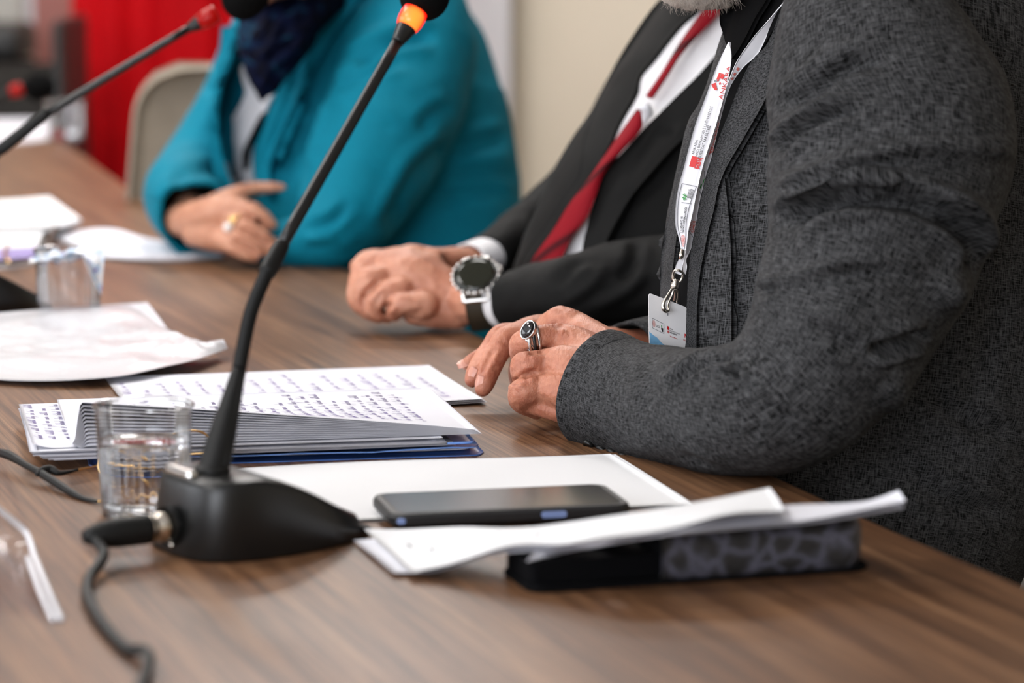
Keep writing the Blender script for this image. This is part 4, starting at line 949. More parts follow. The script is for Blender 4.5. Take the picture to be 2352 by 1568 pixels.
torso = [(2065, -120, 2.61, 330, .14), (2060, -40, 2.60, 375, .155), (2053, 60, 2.60, 380, .16), (2045, 180, 2.585, 409, .165), (2035, 320, 2.58, 451, .165), (2015, 450, 2.575, 466, .165), (2000, 600, 2.57, 482, .165), (1995, 800, 2.565, 480, .165), (1970, 1050, 2.56, 450, .17), (1930, 1330, 2.55, 400, .17), (1920, 1560, 2.55, 380, .17), (1920, 1680, 2.55, 370, .17)]
jk = sleeve('jacket', torso, M['heather'], man1, [([(1640, 500), (1690, 480), (1760, 470)], .002, 10, 'v'), ([(1670, 580), (1690, 680), (1720, 760)], .003, 12, 'v'), ([(2120, 900), (2250, 980), (2350, 1000)], .006, 22, 'v'), ([(2080, 1080), (2200, 1160), (2330, 1180)], .006, 24, 'v'), ([(2300, 640), (2260, 800), (2220, 960)], .004, 25, 'v'), ([(2190, 80), (2250, 130), (2352, 160)], .004, 18, 'v')], 150, 150, rip=(.004, 7), hem=(False, False))
SL = [  # folds of the near sleeve
    ([(2060, 136), (2038, 135), (1983, 141), (1931, 156), (1885, 190), (1839, 226), (1799, 242), (1765, 262)], 0.0106, 20, 'v', 1, .3),
    ([(2040, 120), (1983, 124), (1931, 137), (1885, 168), (1825, 205)], 0.0050, 14, 'b', 1, .4),
    ([(1990, 258), (1931, 254), (1879, 272), (1836, 297), (1799, 331), (1770, 368)], 0.0106, 14, 'v', 1, .25),
    ([(2352, 353), (2222, 349), (2130, 346), (2053, 355), (1961, 373), (1885, 401), (1824, 422), (1765, 436)], 0.0088, 12, 'b', 1, .12),
    ([(2352, 332), (2222, 328), (2130, 325), (2053, 334), (1961, 352), (1885, 380), (1824, 403), (1768, 418)], 0.0077, 12, 'b', 1, .12, ),
    ([(2130, 370), (2069, 398), (1977, 413), (1885, 429)], 0.0044, 9, 'r', 1, .4),
    ([(1800, 545), (1811, 520), (1854, 480), (1915, 456), (2007, 452), (2099, 468), (2176, 500), (2222, 540), (2237, 580), (2236, 624), (2232, 664)], 0.0213, 22, 'v', 1, .18),
    ([(2120, 440), (2206, 462), (2255, 510), (2268, 560), (2268, 620)], 0.0088, 20, 'b', 1, .3),
    ([(1760, 480), (1830, 445), (1900, 428)], 0.0050, 14, 'b', 1, .4),
    ([(1732, 651), (1824, 636), (1915, 611), (1992, 587)], 0.0063, 11, 'b', 1, .35),
    ([(1850, 656), (1915, 634), (2038, 628), (2110, 652)], 0.0063, 16, 'v', 1, .4),
    ([(1735, 676), (1787, 656)], 0.0063, 12, 'v', 1, .5),
    ([(1990, 800), (2034, 798), (2098, 776), (2140, 772)], 0.0150, 15, 'v', 1, .25),
    ([(2150, 600), (2178, 660), (2150, 730)], 0.0150, 34, 'b', 1, .5),
    ([(2040, 850), (2062, 880), (2030, 960)], 0.0088, 30, 'b', 1, .5),
    ([(1691, 830), (1693, 856), (1692, 884)], 0.0137, 8, 'v', 1, .4),
    ([(1694, 846), (1722, 883), (1759, 920), (1793, 956), (1835, 993), (1870, 1030)], 0.0072, 8, 's', -1, .25),
    ([(1736, 934), (1760, 970), (1776, 1004), (1764, 1040)], 0.0044, 9, 'r', 1, .4),
    ([(1720, 925), (1735, 970), (1730, 1030)], 0.0037, 12, 'v', 1, .4),
    ([(1690, 812), (1624, 833), (1568, 867), (1540, 905)], 0.0106, 11, 'v', 1, .25),
    ([(1545, 1035), (1600, 1060), (1660, 1085)], 0.0037, 10, 'v', 1, .4),
    ([(1850, 740), (1950, 790), (2010, 840)], 0.0056, 20, 'v', 1, .5), ([(1800, 700), (1900, 720), (2000, 700)], 0.0050, 24, 'b', 1, .5),
    ([(1500, 800), (1490, 880), (1500, 960)], 0.0037, 16, 'v', 1, .5), ([(1960, 540), (2040, 530), (2120, 560)], 0.0037, 20, 'b', 1, .5)]
st1 = [(1995, -90, 2.40, 80, .045), (1990, -40, 2.37, 152, .065), (1992, 60, 2.345, 206, .08), (2016, 180, 2.325, 256, .09), (2048, 320, 2.305, 284, .095), (2032, 450, 2.29, 268, .095), (2005, 570, 2.28, 250, .092), (1955, 690, 2.272, 226, .088), (1895, 810, 2.27, 200, .082), (1815, 900, 2.275, 178, .074), (1700, 940, 2.31, 150, .062), (1595, 938, 2.355, 140, .056), (1502, 930, 2.41, 138, .053), (1432, 914, 2.445, 138, .052), (1380, 892, 2.462, 140, .051)]
sl1 = sleeve('sleeve', st1, M['heather'], man1, SL, 300, 240, rip=(.0022, 13), hem=(False, True))
child(sl1, jk)
st2 = [(1990, 180, 2.72, 130, .06), (1960, 330, 2.78, 140, .06), (1850, 560, 2.80, 130, .06), (1760, 700, 2.78, 108, .052), (1640, 756, 2.75, 82, .042), (1520, 784, 2.70, 66, .036), (1440, 800, 2.668, 62, .034)]
child(sleeve('sleeve', st2, M['heather'], man1, (), 90, 80), jk)
tj = bvh(jk)
# black shirt, its collar and both jacket fronts laid over the chest
drape('shirt', [(1668, -60), (1662, 0), (1655, 30), (1655, 50), (1662, 76), (1679, 132), (1655, 220), (1625, 300), (1600, 380), (1572, 460), (1552, 560), (1540, 640), (1536, 720), (1536, 830)], [(1850, -60), (1812, 0), (1780, 60), (1740, 130), (1712, 180), (1694, 232), (1684, 262), (1657, 328), (1634, 391), (1624, 436), (1614, 480), (1600, 560), (1590, 660), (1590, 830)], tj, M['black_shirt'], man1, .006, .004, 80, 16, 2.55)
drape('shirt_collar', [(1668, -60), (1662, 0), (1654, 24), (1653, 50), (1660, 76), (1676, 132)], [(1790, -60), (1760, 0), (1735, 40), (1715, 80), (1695, 115), (1681, 134)], tj, M['black_shirt'], man1, .022, .004, 40, 12, 2.55)
drape('jacket_front', [(1636, 178), (1605, 250), (1583, 320), (1571, 360), (1552, 420), (1541, 480), (1525, 540), (1517, 600), (1516, 680), (1516, 820)], [(1668, 178), (1632, 250), (1610, 320), (1590, 380), (1572, 440), (1562, 490), (1554, 545), (1545, 620), (1539, 690), (1537, 820)], tj, M['heather2'], jk, .014, .005, 60, 8, 2.55, uvs=1)
lapL = [(1835, -50), (1803, 0), (1762, 100), (1729, 136), (1704, 182), (1684, 232), (1674, 259), (1647, 328), (1625, 391), (1614, 436), (1605, 480), (1596, 525), (1587, 575), (1581, 629), (1578, 683), (1576, 740), (1576, 830)]
lapR = [(1930, -50), (1888, 0), (1838, 90), (1800, 140), (1775, 190), (1752, 240), (1735, 270), (1700, 330), (1668, 385), (1650, 430), (1640, 480), (1628, 525), (1618, 575), (1608, 629), (1602, 690), (1600, 740), (1600, 830)]
drape('lapel', lapL, lapR, tj, M['heather2'], jk, .015, .006, 90, 12, 2.5, uvs=1)
drape('jacket_placket', [(1660, 380), (1648, 440), (1634, 500), (1622, 560), (1612, 620), (1605, 690), (1603, 760), (1604, 840)], [(1662, 380), (1668, 440), (1674, 500), (1678, 560), (1680, 620), (1680, 690), (1680, 760), (1680, 840)], tj, M['heather'], jk, .010, .006, 60, 12, 2.5)
# armhole seam and cuff buttons
ts = bvh(sl1)
for x, y in ((1354, 1018), (1384, 1030), (1409, 1037), (1435, 1046)):
    d = nrm((P(x, y, 1.0) - CAM)[None])[0]; h = ts.ray_cast(Vector(CAM), Vector(d))
    if h[0] is None: h = ts.find_nearest(Vector(P(x, y, 2.45)))
    n = np.array(h[1]); n = n if n @ d < 0 else -n
    lathe('cuff_button', [(.0001, .0026), (.0030, .0026), (.0042, .0034), (.0052, .0030), (.0056, .0016), (.0050, -.0005)], M['mic'], sl1, 28, np.array(h[0]) , n)
legs(man1, np.array([.30, 2.60, .60]), (-1, 0, 0), .40, M['trousers'])
chair((.40, 2.60), 90, 'taupe shell chair under the man with the lanyard')
for nl, (pp, w) in enumerate((((P(1109, 890, 2.553)), 0), ((P(1088, 868, 2.575)), 1))):
    pass
def nail(c, d, up, L, W, p):
    """oval nail plate: centre, finger direction, outward"""
    d = nrm(np.array([d]))[0]; up = nrm(np.array([up - d * (up @ d)]))[0]; s = np.cross(d, up); G = np.zeros((10, 10, 3))
    for i in range(10):
        for j in range(10):
            a, b = -1 + 2 * i / 9, -1 + 2 * j / 9; k = math.sqrt(1 - .45 * a * a)
            G[i, j] = c + d * (a * L) + s * (b * W * k) - up * (.0016 * b * b + .0008 * max(0, a)**2)
    return slab('fingernail', G, .0006, M['nail'], p, toward=tuple(up))
tr = BVHTree.FromPolygons([tuple(v) for v in Vr], Fr)
for x, y, dx, dy in ((1098, 876, -8, 26), (1081, 856, -12, 20), (1064, 832, -16, 6)):
    d = nrm((P(x, y, 1) - CAM)[None])[0]; h = tr.ray_cast(Vector(CAM), Vector(d))
    if h[0] is None: continue
    c = np.array(h[0]); n = np.array(h[1]); n = n if n @ d < 0 else -n
    nail(c + n * .0004, P(x + dx, y + dy, depth(c)) - c, n, .0056, .0044, man1)
# silver ring
rg = thing('signet_ring', 'silver ring with an oval black stone on the hand of the bearded man', 'ring', P(1222, 770, 2.51))
th_ = BVHTree.FromPolygons([tuple(v) for v in Vh], Fh)
fa_ = nrm((P(1200, 783, 2.512) - P(1262, 774, 2.512))[None])[0]; rc_ = P(1226, 776, 2.512)
e1 = np.cross(fa_, nrm((CAM - rc_)[None])[0]); e1 = nrm(e1[None])[0]; e2 = np.cross(e1, fa_)
def ringpt(a, off=0, sh=0):
    dr = e1 * math.cos(a) + e2 * math.sin(a); o = rc_ + fa_ * sh; h = th_.ray_cast(Vector(o + dr * .03), Vector(-dr)); r = .0118
    if h[0] is not None: r = min(.0150, max(.0085, float(np.linalg.norm(np.array(h[0]) - o))))
    return o + dr * (r + .0009 + off)
stone_a = math.pi * .54
for sh in (-.0030, 0, .0030):
    A = np.array([ringpt(a, .0002, sh * (1 + .4 * max(0, math.cos(a - stone_a))**2)) for a in np.linspace(0, 2 * math.pi, 49)])
    for _ in range(3): A[1:-1] = (A[:-2] + A[1:-1] * 2 + A[2:]) / 4
    tube('band', A, .0013 if sh else .0014, M['silver'] if sh else M['silver_dark'], rg, 120, 10)
sc_ = P(1212, 757, 2.497); sn = nrm((-.50 * RT * 1 + .25 * UP - .9 * FW)[None])[0]
sx = nrm((P(1232, 727, 2.5) - P(1196, 782, 2.5))[None])[0]; sx = nrm((sx - sn * (sx @ sn))[None])[0]; sy = np.cross(sn, sx)
def oval(name, prof, m):
    V = []; nc = 48
    for a, b, hh in prof:
        for j in range(nc): q = 2 * math.pi * j / nc; V.append(sc_ + sx * a * .88 * math.cos(q) + sy * b * .88 * math.sin(q) + sn * hh)
    return mk(name, V, grid_faces(len(prof), nc) + [tuple((len(prof) - 1) * nc + i for i in range(nc))], m, rg)
oval('bezel', [(.0062, .0046, -.0055), (.0095, .0072, -.0035), (.0098, .0074, -.0022), (.0092, .0069, -.0018), (.0097, .0073, -.0008), (.0096, .0072, .0004), (.0090, .0066, .0009), (.0086, .0062, .0004)], M['silver'])
oval('bezel_groove', [(.0090, .0067, -.0032), (.0094, .0070, -.0014), (.0088, .0064, .0000), (.0080, .0058, .0004)], M['silver_dark'])
oval('stone', [(.0084, .0060, -.0005), (.0082, .0058, .0010), (.0066, .0044, .0022), (.0030, .0020, .0026)], M['onyx'])
for s in (-1, 1):
    for k in (-1, 0, 1):
        b_ = sc_ + sx * s * .0075 - sn * .002; e_ = ringpt(stone_a + (-1 if s > 0 else 1) * .95, .0004, k * .003)
        tube('shoulder_strand', [b_ + sy * k * .0020, (b_ + e_) / 2 + sn * .0014 + sy * k * .0026, e_], .0011, M['silver'], rg, 16, 8)

# ============ man in the dark suit ============
Z2 = 3.12
hd = [[(1120, 690, 3.02, 55), (1060, 690, 3.06, 54), (1000, 668, 3.07, 66), (945, 640, 3.075, 68), (900, 622, 3.08, 50)],
      [(1050, 715, 3.06, 42), (1000, 712, 3.06, 44), (955, 712, 3.06, 36)], [(980, 625, 3.09, 50), (920, 606, 3.09, 42), (875, 606, 3.10, 34)],
      [(900, 606, 3.09, 36), (850, 614, 3.085, 36), (826, 650, 3.075, 28), (822, 688, 3.07, 25), (846, 716, 3.07, 20)],
      [(890, 640, 3.07, 38), (850, 645, 3.06, 34), (834, 676, 3.06, 26), (842, 708, 3.06, 22), (868, 726, 3.07, 18)],
      [(920, 668, 3.05, 34), (878, 678, 3.045, 28), (858, 694, 3.045, 23), (866, 720, 3.05, 18), (890, 728, 3.06, 16)],
      [(975, 700, 3.04, 34), (930, 698, 3.035, 30), (912, 703, 3.035, 27), (906, 722, 3.045, 18)]]
hr2 = [[(1100, 612, 3.20, 44), (1045, 606, 3.17, 40), (990, 598, 3.15, 31), (945, 588, 3.14, 29), (900, 600, 3.13, 28), (848, 597, 3.12, 25), (822, 612, 3.11, 20)], [(1000, 590, 3.14, 22), (982, 588, 3.14, 20)]]
Vl, Fl = blob(hd + hr2, .0017, 4)
Vl = sculpt(Vl, Fl, [([(880, 648), (858, 660), (843, 675), (836, 695), (846, 720)], .004, 8, 'v', 1, .3), ([(900, 690), (888, 704), (884, 722)], .006, 8, 'v', 1, .3), ([(812, 600), (850, 606), (900, 604)], .0016, 8, 'v', 1, .3), ([(905, 660), (940, 668), (965, 690)], .0016, 10, 'v', 1, .4), ([(915, 730), (950, 722), (975, 712)], .002, 8, 'v', 1, .3),
    ([(880, 610), (930, 600), (990, 610)], .0012, 12, 'r', 1, .4), ([(860, 640), (920, 628), (990, 640)], .0010, 12, 'r', 1, .4), ([(990, 620), (1020, 660), (1030, 700)], .0008, 12, 'v', 1, .5)])
Vl = ripple(Vl, Fl, .0004, 120, 3)
hc2 = P(1600, -330, 2.98); nk2 = P(1700, -60, 3.05)
hch, eyes, hair, (ff, _, _) = head_parts(hc2, (-.85, -.35, -.12), 1.03, nk2)
Vb, Fb = blob([[(1520, 1000, 3.16, 190), (1500, 760, 3.16, 200), (1640, 480, 3.14, 210), (1800, 220, 3.12, 180), (1740, 40, 3.08, 110), (1700, -60, 3.05, 100)], [(1850, 160, 3.06, 110), (1780, 480, 2.99, 80), (1640, 622, 2.935, 66), (1350, 668, 2.955, 52), (1130, 692, 3.02, 46)], [(1560, 140, 3.2, 45), (1440, 340, 3.27, 46), (1310, 470, 3.28, 44), (1110, 605, 3.21, 38)]], .009, 4)
Vf, Ff = blob(hch, .004, 3, True); V, F = cat_mesh([(Vb, Fb), (Vf, Ff), (Vl, Fl)])
man2 = mk('person', V, F, M['skin2']); tag(man2, 'man in a black suit and red tie with clasped hands on the table', 'person', 'people seated along the table')
add_face(man2, eyes, ff, M['iris']); Vx, Fx = blob(hair, .005, 3, True); mk('hair', Vx, Fx, M['hair'], man2)
tor2 = [(1950, -60, Z2, 250, .09), (1900, 60, Z2, 330, .12), (1848, 160, Z2, 352, .13), (1750, 300, Z2, 352, .135), (1655, 442, Z2, 350, .14), (1560, 582, Z2, 346, .145), (1480, 722, Z2 + .01, 320, .15), (1440, 900, Z2 + .02, 300, .15), (1440, 1060, Z2 + .02, 290, .15)]
jk2 = sleeve('suit_jacket', tor2, M['suit'], man2, [([(1560, 260), (1500, 330), (1430, 410)], .004, 12, 'v'), ([(1420, 470), (1480, 440), (1530, 400)], .003, 14, 'v')], 120, 110, rip=(.003, 8), hem=(False, False))
child(sleeve('sleeve', [(1880, 60, 3.06, 120, .06), (1850, 220, 3.02, 150, .07), (1790, 420, 2.99, 140, .06), (1710, 560, 2.95, 120, .055), (1600, 622, 2.935, 106, .048), (1460, 642, 2.945, 96, .045), (1330, 664, 2.95, 82, .042), (1240, 680, 2.985, 76, .039), (1186, 689, 3.008, 72, .037)], M['suit'], man2, [([(1270, 660), (1310, 620), (1345, 585)], .004, 14, 'v'), ([(1290, 700), (1350, 660), (1400, 600)], .004, 12, 'r'), ([(1420, 650), (1455, 600), (1460, 545)], .005, 14, 'v'), ([(1350, 710), (1420, 680), (1500, 620)], .004, 14, 'r')], 120, 90, rip=(.003, 16)), jk2)
child(sleeve('sleeve', [(1560, 60, 3.22, 60, .05), (1480, 200, 3.26, 80, .06), (1400, 340, 3.29, 82, .06), (1320, 440, 3.29, 74, .055), (1230, 515, 3.27, 66, .048), (1150, 572, 3.235, 58, .042), (1108, 600, 3.215, 54, .040)], M['suit'], man2, [([(1290, 400), (1300, 440), (1280, 480)], .005, 12, 'v'), ([(1220, 480), (1240, 520), (1230, 560)], .003, 12, 'v')], 100, 80, rip=(.0025, 16)), jk2)
sleeve('shirt_cuff', [(1150, 574, 3.23, 47, .034), (1110, 592, 3.212, 47, .034), (1072, 606, 3.198, 47, .034)], M['white_shirt'], man2, (), 24, 60, rip=None, hem=(False, True), th=.002)
sleeve('shirt_cuff', [(1225, 686, 2.99, 63, .033), (1192, 690, 3.003, 63, .033), (1162, 694, 3.016, 63, .033)], M['white_shirt'], man2, (), 24, 60, rip=None, hem=(False, True), th=.002)
t2 = bvh(jk2)
drape('shirt_front', [(1640, -40), (1600, 20), (1560, 57), (1499, 134), (1468, 172), (1457, 214), (1423, 275), (1396, 337), (1358, 406), (1308, 467), (1270, 528), (1215, 600), (1200, 640)], [(1760, -40), (1700, 60), (1640, 130), (1600, 175), (1560, 214), (1499, 275), (1472, 302), (1440, 345), (1400, 400), (1375, 459), (1352, 528), (1340, 580), (1330, 640)], t2, M['white_shirt'], man2, .012, .004, 80, 20, Z2)
drape('lapel', [(1560, -40), (1505, 10), (1452, 84), (1412, 150), (1380, 214), (1350, 291), (1338, 330), (1330, 400), (1290, 460), (1250, 520), (1200, 590), (1185, 640)], [(1640, -40), (1600, 20), (1560, 57), (1499, 134), (1468, 172), (1457, 214), (1423, 275), (1396, 337), (1358, 406), (1308, 467), (1270, 528), (1222, 640)], t2, M['suit'], jk2, .020, .008, 80, 14, Z2)
drape('lapel', [(1760, -40), (1700, 60), (1640, 130), (1600, 175), (1560, 214), (1499, 275), (1472, 302), (1423, 356), (1384, 398), (1365, 459), (1346, 528), (1338, 566), (1334, 640)], [(1840, 60), (1780, 140), (1720, 200), (1660, 240), (1600, 290), (1545, 340), (1500, 390), (1450, 450), (1420, 500), (1390, 560), (1380, 600), (1370, 620), (1360, 660)], t2, M['suit'], jk2, .020, .008, 80, 14, Z2)
tieo = drape('necktie', [(1463, 249), (1423, 306), (1392, 352), (1354, 406), (1308, 467), (1270, 528), (1224, 593), (1210, 625)], [(1474, 262), (1474, 295), (1425, 352), (1386, 402), (1367, 452), (1348, 497), (1310, 551), (1286, 600)], t2, M['tie'], man2, .030, .004, 70, 16, Z2, bulge=.006)
drape('necktie_knot_side', [(1660, -40), (1620, 14), (1560, 99), (1518, 168), (1482, 220)], [(1710, -40), (1652, 30), (1568, 122), (1532, 178), (1500, 226)], t2, M['tie'], man2, .026, .004, 40, 10, Z2, bulge=.004).name = 'necktie_upper'
V, F = blob([[(1474, 244, Z2 - .175, 11), (1484, 246, Z2 - .178, 13), (1492, 262, Z2 - .175, 9)], [(1484, 252, Z2 - .175, 10), (1480, 282, Z2 - .17, 5)]], .002, 3)
zt = cast(bvh(tieo), 1468, 262, Z2); V = V + (P(1480, 255, zt - .006) - P(1480, 255, Z2 - .175)); mk('tie_clip', V, F, M['white_blouse'], man2)
legs(man2, np.array([.16, 3.2, .60]), (-.95, -.15, 0), .38, M['trousers'])
chair((.24, 3.26), 80, 'taupe shell chair under the man in the black suit')
# watch
wt = thing('wristwatch', 'silver smartwatch with a dark round face and brown strap on the suited man', 'watch', P(1098, 670, 3.02))
wc = P(1099, 660, 3.015) ; wn_ = nrm((-.16 * RT + .66 * UP - .80 * FW)[None])[0]
zc = BVHTree.FromPolygons([tuple(v) for v in Vl], Fl); h = zc.ray_cast(Vector(wc + wn_ * .1), Vector(-wn_))
if h[0] is not None: wc = np.array(h[0]) + wn_ * .003
lathe('case', [(.0150, -.003), (.0205, -.001), (.0222, .003), (.0228, .007), (.0222, .0095), (.0205, .0105), (.0200, .0098)], M['silver'], wt, 56, wc, wn_)
lathe('bezel', [(.0218, .0080), (.0226, .0090), (.0222, .0103), (.0208, .0109), (.0200, .0100)], M['onyx'], wt, 72, wc, wn_)
for q in range(22):
    a = q * 2 * math.pi / 22; ball('bezel_bead', wc + (np.cross(wn_, RT) / np.linalg.norm(np.cross(wn_, RT)) * math.cos(a) + np.cross(wn_, np.cross(wn_, RT)) / np.linalg.norm(np.cross(wn_, RT)) * math.sin(a)) * .0232 + wn_ * .0080, .0021, M['silver'], wt, nc=12)
lathe('watch_face', [(.0204, .0098), (.0203, .0104), (.0150, .0107), (.0001, .0108)], M['watch_glass'], wt, 56, wc, wn_)
wx = nrm((RT - wn_ * (RT @ wn_))[None])[0]; wy = np.cross(wn_, wx)
for s in (-1, 1):
    for q in (-1, 1): tube('lug', [wc + wy * s * .017 + wx * q * .013 + wn_ * .004, wc + wy * s * .0265 + wx * q * .012 + wn_ * .0005], .0026, M['silver'], wt, 10, 10)
    tube('lug_bar', [wc + wy * s * .0265 - wx * .014 + wn_ * .001, wc + wy * s * .0265 + wx * .014 + wn_ * .001], .0024, M['silver'], wt, 10, 10)
tube('crown', [wc + wx * .022 + wy * .008 + wn_ * .005, wc + wx * .026 + wy * .009 + wn_ * .005], .0028, M['silver'], wt, 8, 14)
wb = P(1103, 700, 3.035); G = np.zeros((56, 8, 3)); hx = wx
for i in range(56):
    a = math.radians(20 + 320 * i / 55)
    dr = wn_ * math.cos(a) + (-wy) * math.sin(a) * 1.0
    q = zc.ray_cast(Vector(wb + dr * .08), Vector(-dr)); rad = .030 if q[0] is None else float(np.linalg.norm(np.array(q[0]) - wb))
    for j in range(8): G[i, j] = wb + dr * min(.036, max(.024, rad + .001)) + hx * (j / 7 - .5) * .021
for _ in range(4): G[1:-1] = (G[:-2] + 2 * G[1:-1] + G[2:]) / 4
slab('strap', G, .0022, M['olive_strap'], wt)

# ============ woman in teal ============
hw = [[(415, 505, 3.70, 40), (450, 503, 3.665, 43), (495, 492, 3.64, 47), (540, 482, 3.62, 38)], [(450, 535, 3.66, 34), (500, 545, 3.63, 36), (535, 550, 3.61, 28)], [(500, 470, 3.65, 30), (545, 446, 3.65, 22), (585, 434, 3.66, 17), (622, 430, 3.66, 13), (650, 430, 3.66, 9)],
      [(540, 478, 3.62, 30), (575, 482, 3.60, 21), (604, 498, 3.595, 18), (622, 515, 3.595, 15)], [(535, 505, 3.61, 26), (572, 522, 3.59, 19), (608, 545, 3.585, 16), (638, 566, 3.585, 12)],
      [(525, 530, 3.60, 24), (560, 550, 3.58, 17), (595, 568, 3.575, 15), (620, 582, 3.575, 12)], [(505, 550, 3.60, 24), (535, 568, 3.58, 17), (562, 584, 3.575, 14), (585, 592, 3.575, 11)]]
Vw, Fw = blob(hw, .0022, 3)
Vw = sculpt(Vw, Fw, [([(555, 492), (598, 512), (634, 540)], .006, 8, 'v', 1, .2), ([(545, 520), (590, 546), (626, 572)], .006, 8, 'v', 1, .2), ([(530, 548), (566, 566), (596, 586)], .005, 7, 'v', 1, .2), ([(565, 462), (590, 452), (615, 448)], .004, 8, 'v', 1, .3)])
hch, eyes, hair, (ff, _, _) = head_parts(P(668, -205, 3.70), (-.62, -.75, -.12), .96, P(690, 60, 3.875), True)
Vb, Fb = blob([[(900, 1000, 3.95, 180), (890, 700, 3.95, 190), (860, 350, 3.95, 190), (800, 140, 3.95, 90), (700, 50, 3.87, 55)], [(930, 90, 3.82, 80), (900, 300, 3.72, 80), (800, 510, 3.63, 70), (680, 555, 3.64, 40), (600, 560, 3.68, 30), (560, 545, 3.70, 24)], [(620, 90, 3.86, 60), (560, 230, 3.88, 56), (430, 430, 3.84, 56), (440, 490, 3.70, 40)]], .010, 4)
Vf, Ff = blob(hch, .004, 3, True); V, F = cat_mesh([(Vb, Fb), (Vf, Ff), (Vw, Fw)])
wo = mk('person', V, F, M['skin3']); tag(wo, 'woman in a teal blazer and navy scarf with folded arms on the table', 'person', 'people seated along the table')
add_face(wo, eyes, ff, M['iris']); Vx, Fx = blob(hair, .005, 3, True); mk('hair', Vx, Fx, M['hair_dark'], wo)
jk3 = sleeve('blazer', [(800, -90, 3.93, 120, .08), (805, -30, 3.92, 200, .11), (815, 60, 3.92, 262, .125), (828, 160, 3.91, 305, .135), (835, 260, 3.90, 328, .14), (858, 360, 3.90, 325, .145), (872, 450, 3.89, 326, .15), (880, 600, 3.88, 330, .155), (880, 800, 3.88, 345, .16), (880, 1000, 3.88, 350, .17)], M['teal'], wo,
    [([(700, 110), (690, 163), (668, 240), (640, 310), (622, 370), (620, 430)], .022, 14, 's', -1), ([(1040, 400), (1100, 395), (1190, 400)], .010, 14, 'v'), ([(1030, 350), (1100, 330), (1170, 310)], .008, 16, 'v'), ([(1000, 480), (1080, 440), (1180, 440)], .006, 18, 'v')], 130, 130, rip=(.004, 6), hem=(False, False))
child(sleeve('sleeve', [(960, -50, 3.82, 60, .05), (962, 0, 3.80, 105, .07), (950, 90, 3.775, 145, .085), (918, 220, 3.735, 158, .09), (868, 340, 3.69, 146, .088), (815, 450, 3.65, 126, .08), (765, 525, 3.615, 96, .062), (705, 552, 3.625, 66, .040), (640, 556, 3.655, 48, .030), (590, 556, 3.68, 44, .026)], M['teal'], wo,
    [([(800, 150), (880, 105), (940, 86), (1010, 84)], .014, 16, 'v'), ([(760, 210), (840, 165), (930, 130)], .008, 14, 'v'), ([(700, 400), (730, 320), (770, 220)], .008, 22, 'b'), ([(1060, 320), (973, 388), (924, 469), (883, 545)], .012, 22, 'v'), ([(700, 520), (760, 510), (800, 470)], .006, 12, 'v'), ([(690, 545), (760, 545), (830, 560)], .006, 12, 'r'), ([(960, 300), (1000, 260), (1040, 250)], .005, 16, 'v')], 160, 110, rip=(.004, 9)), jk3)
child(sleeve('sleeve', [(640, -20, 3.90, 50, .05), (622, 40, 3.89, 72, .06), (585, 140, 3.89, 82, .066), (540, 240, 3.89, 84, .068), (478, 345, 3.87, 84, .066), (428, 420, 3.83, 86, .062), (425, 462, 3.765, 90, .058), (452, 506, 3.69, 88, .054)], M['teal'], wo,
    [([(380, 420), (440, 400), (520, 395)], .006, 16, 'v'), ([(350, 470), (380, 420), (420, 400)], .005, 16, 'b'), ([(470, 180), (500, 240), (490, 320)], .005, 16, 'v')], 110, 90, rip=(.003, 10), th=.006), jk3)
t3 = bvh(jk3)
drape('blouse', [(545, 120), (556, 180), (563, 215), (527, 286), (516, 347), (524, 396), (545, 440)], [(640, 120), (640, 190), (614, 240), (600, 280), (580, 325), (574, 380), (592, 440)], t3, M['white_blouse'], wo, .010, .004, 50, 14, 3.7)
drape('inner_top', [(598, 262), (574, 310), (557, 350), (558, 392)], [(606, 258), (592, 300), (572, 345), (566, 390)], t3, M['black_shirt'], wo, .016, .004, 30, 6, 3.7)
drape('lapel', [(735, -40), (712, 20), (684, 90), (652, 165), (622, 240), (606, 290), (586, 340), (582, 400), (600, 440)], [(850, -40), (810, 20), (760, 90), (715, 165), (676, 240), (640, 320), (622, 375), (622, 440)], t3, M['teal'], jk3, .022, .012, 50, 14, 3.7)
drape('lapel', [(508, 60), (500, 150), (492, 240), (484, 320), (490, 400), (510, 440)], [(560, 60), (550, 150), (555, 215), (526, 286), (514, 347), (522, 396), (543, 440)], t3, M['teal'], jk3, .014, .006, 50, 12, 3.7)
sc1 = [[(600, 0, 3.74, 28), (572, 60, 3.70, 30), (590, 130, 3.67, 40), (604, 185, 3.66, 26), (602, 232, 3.66, 7)], [(640, 40, 3.70, 36), (622, 100, 3.66, 42), (606, 170, 3.655, 30)], [(775, -10, 3.80, 34), (715, 35, 3.72, 42), (665, 90, 3.67, 42), (630, 150, 3.655, 34), (605, 215, 3.655, 12)], [(700, 90, 3.70, 28), (660, 140, 3.67, 28), (615, 210, 3.66, 14)], [(590, -10, 3.78, 30), (600, 30, 3.74, 30), (680, 30, 3.76, 44), (760, -20, 3.84, 40)]]
Vx, Fx = blob(sc1, .004, 3)
Vx = sculpt(Vx, Fx, [([(700, 60), (650, 110), (600, 150)], .006, 10, 'v'), ([(640, 20), (610, 80), (580, 120)], .006, 10, 'v'), ([(670, 130), (630, 180), (605, 220)], .005, 9, 'v'), ([(560, 100), (590, 150), (600, 200)], .005, 9, 'v'), ([(720, 20), (670, 60), (620, 90)], .005, 10, 'v')])
mk('scarf', ripple(Vx, Fx, .003, 40, 3), Fx, M['scarf'], wo)
legs(wo, np.array([-.12, 3.97, .60]), (-.75, -.6, 0), .34, M['teal'])
chair((-.34, 4.20), 180, 'taupe shell chair behind the woman in teal')
gr = thing('gemstone_ring', 'gold ring with a white stone on the hand of the woman in teal', 'ring', P(528, 513, 3.58))
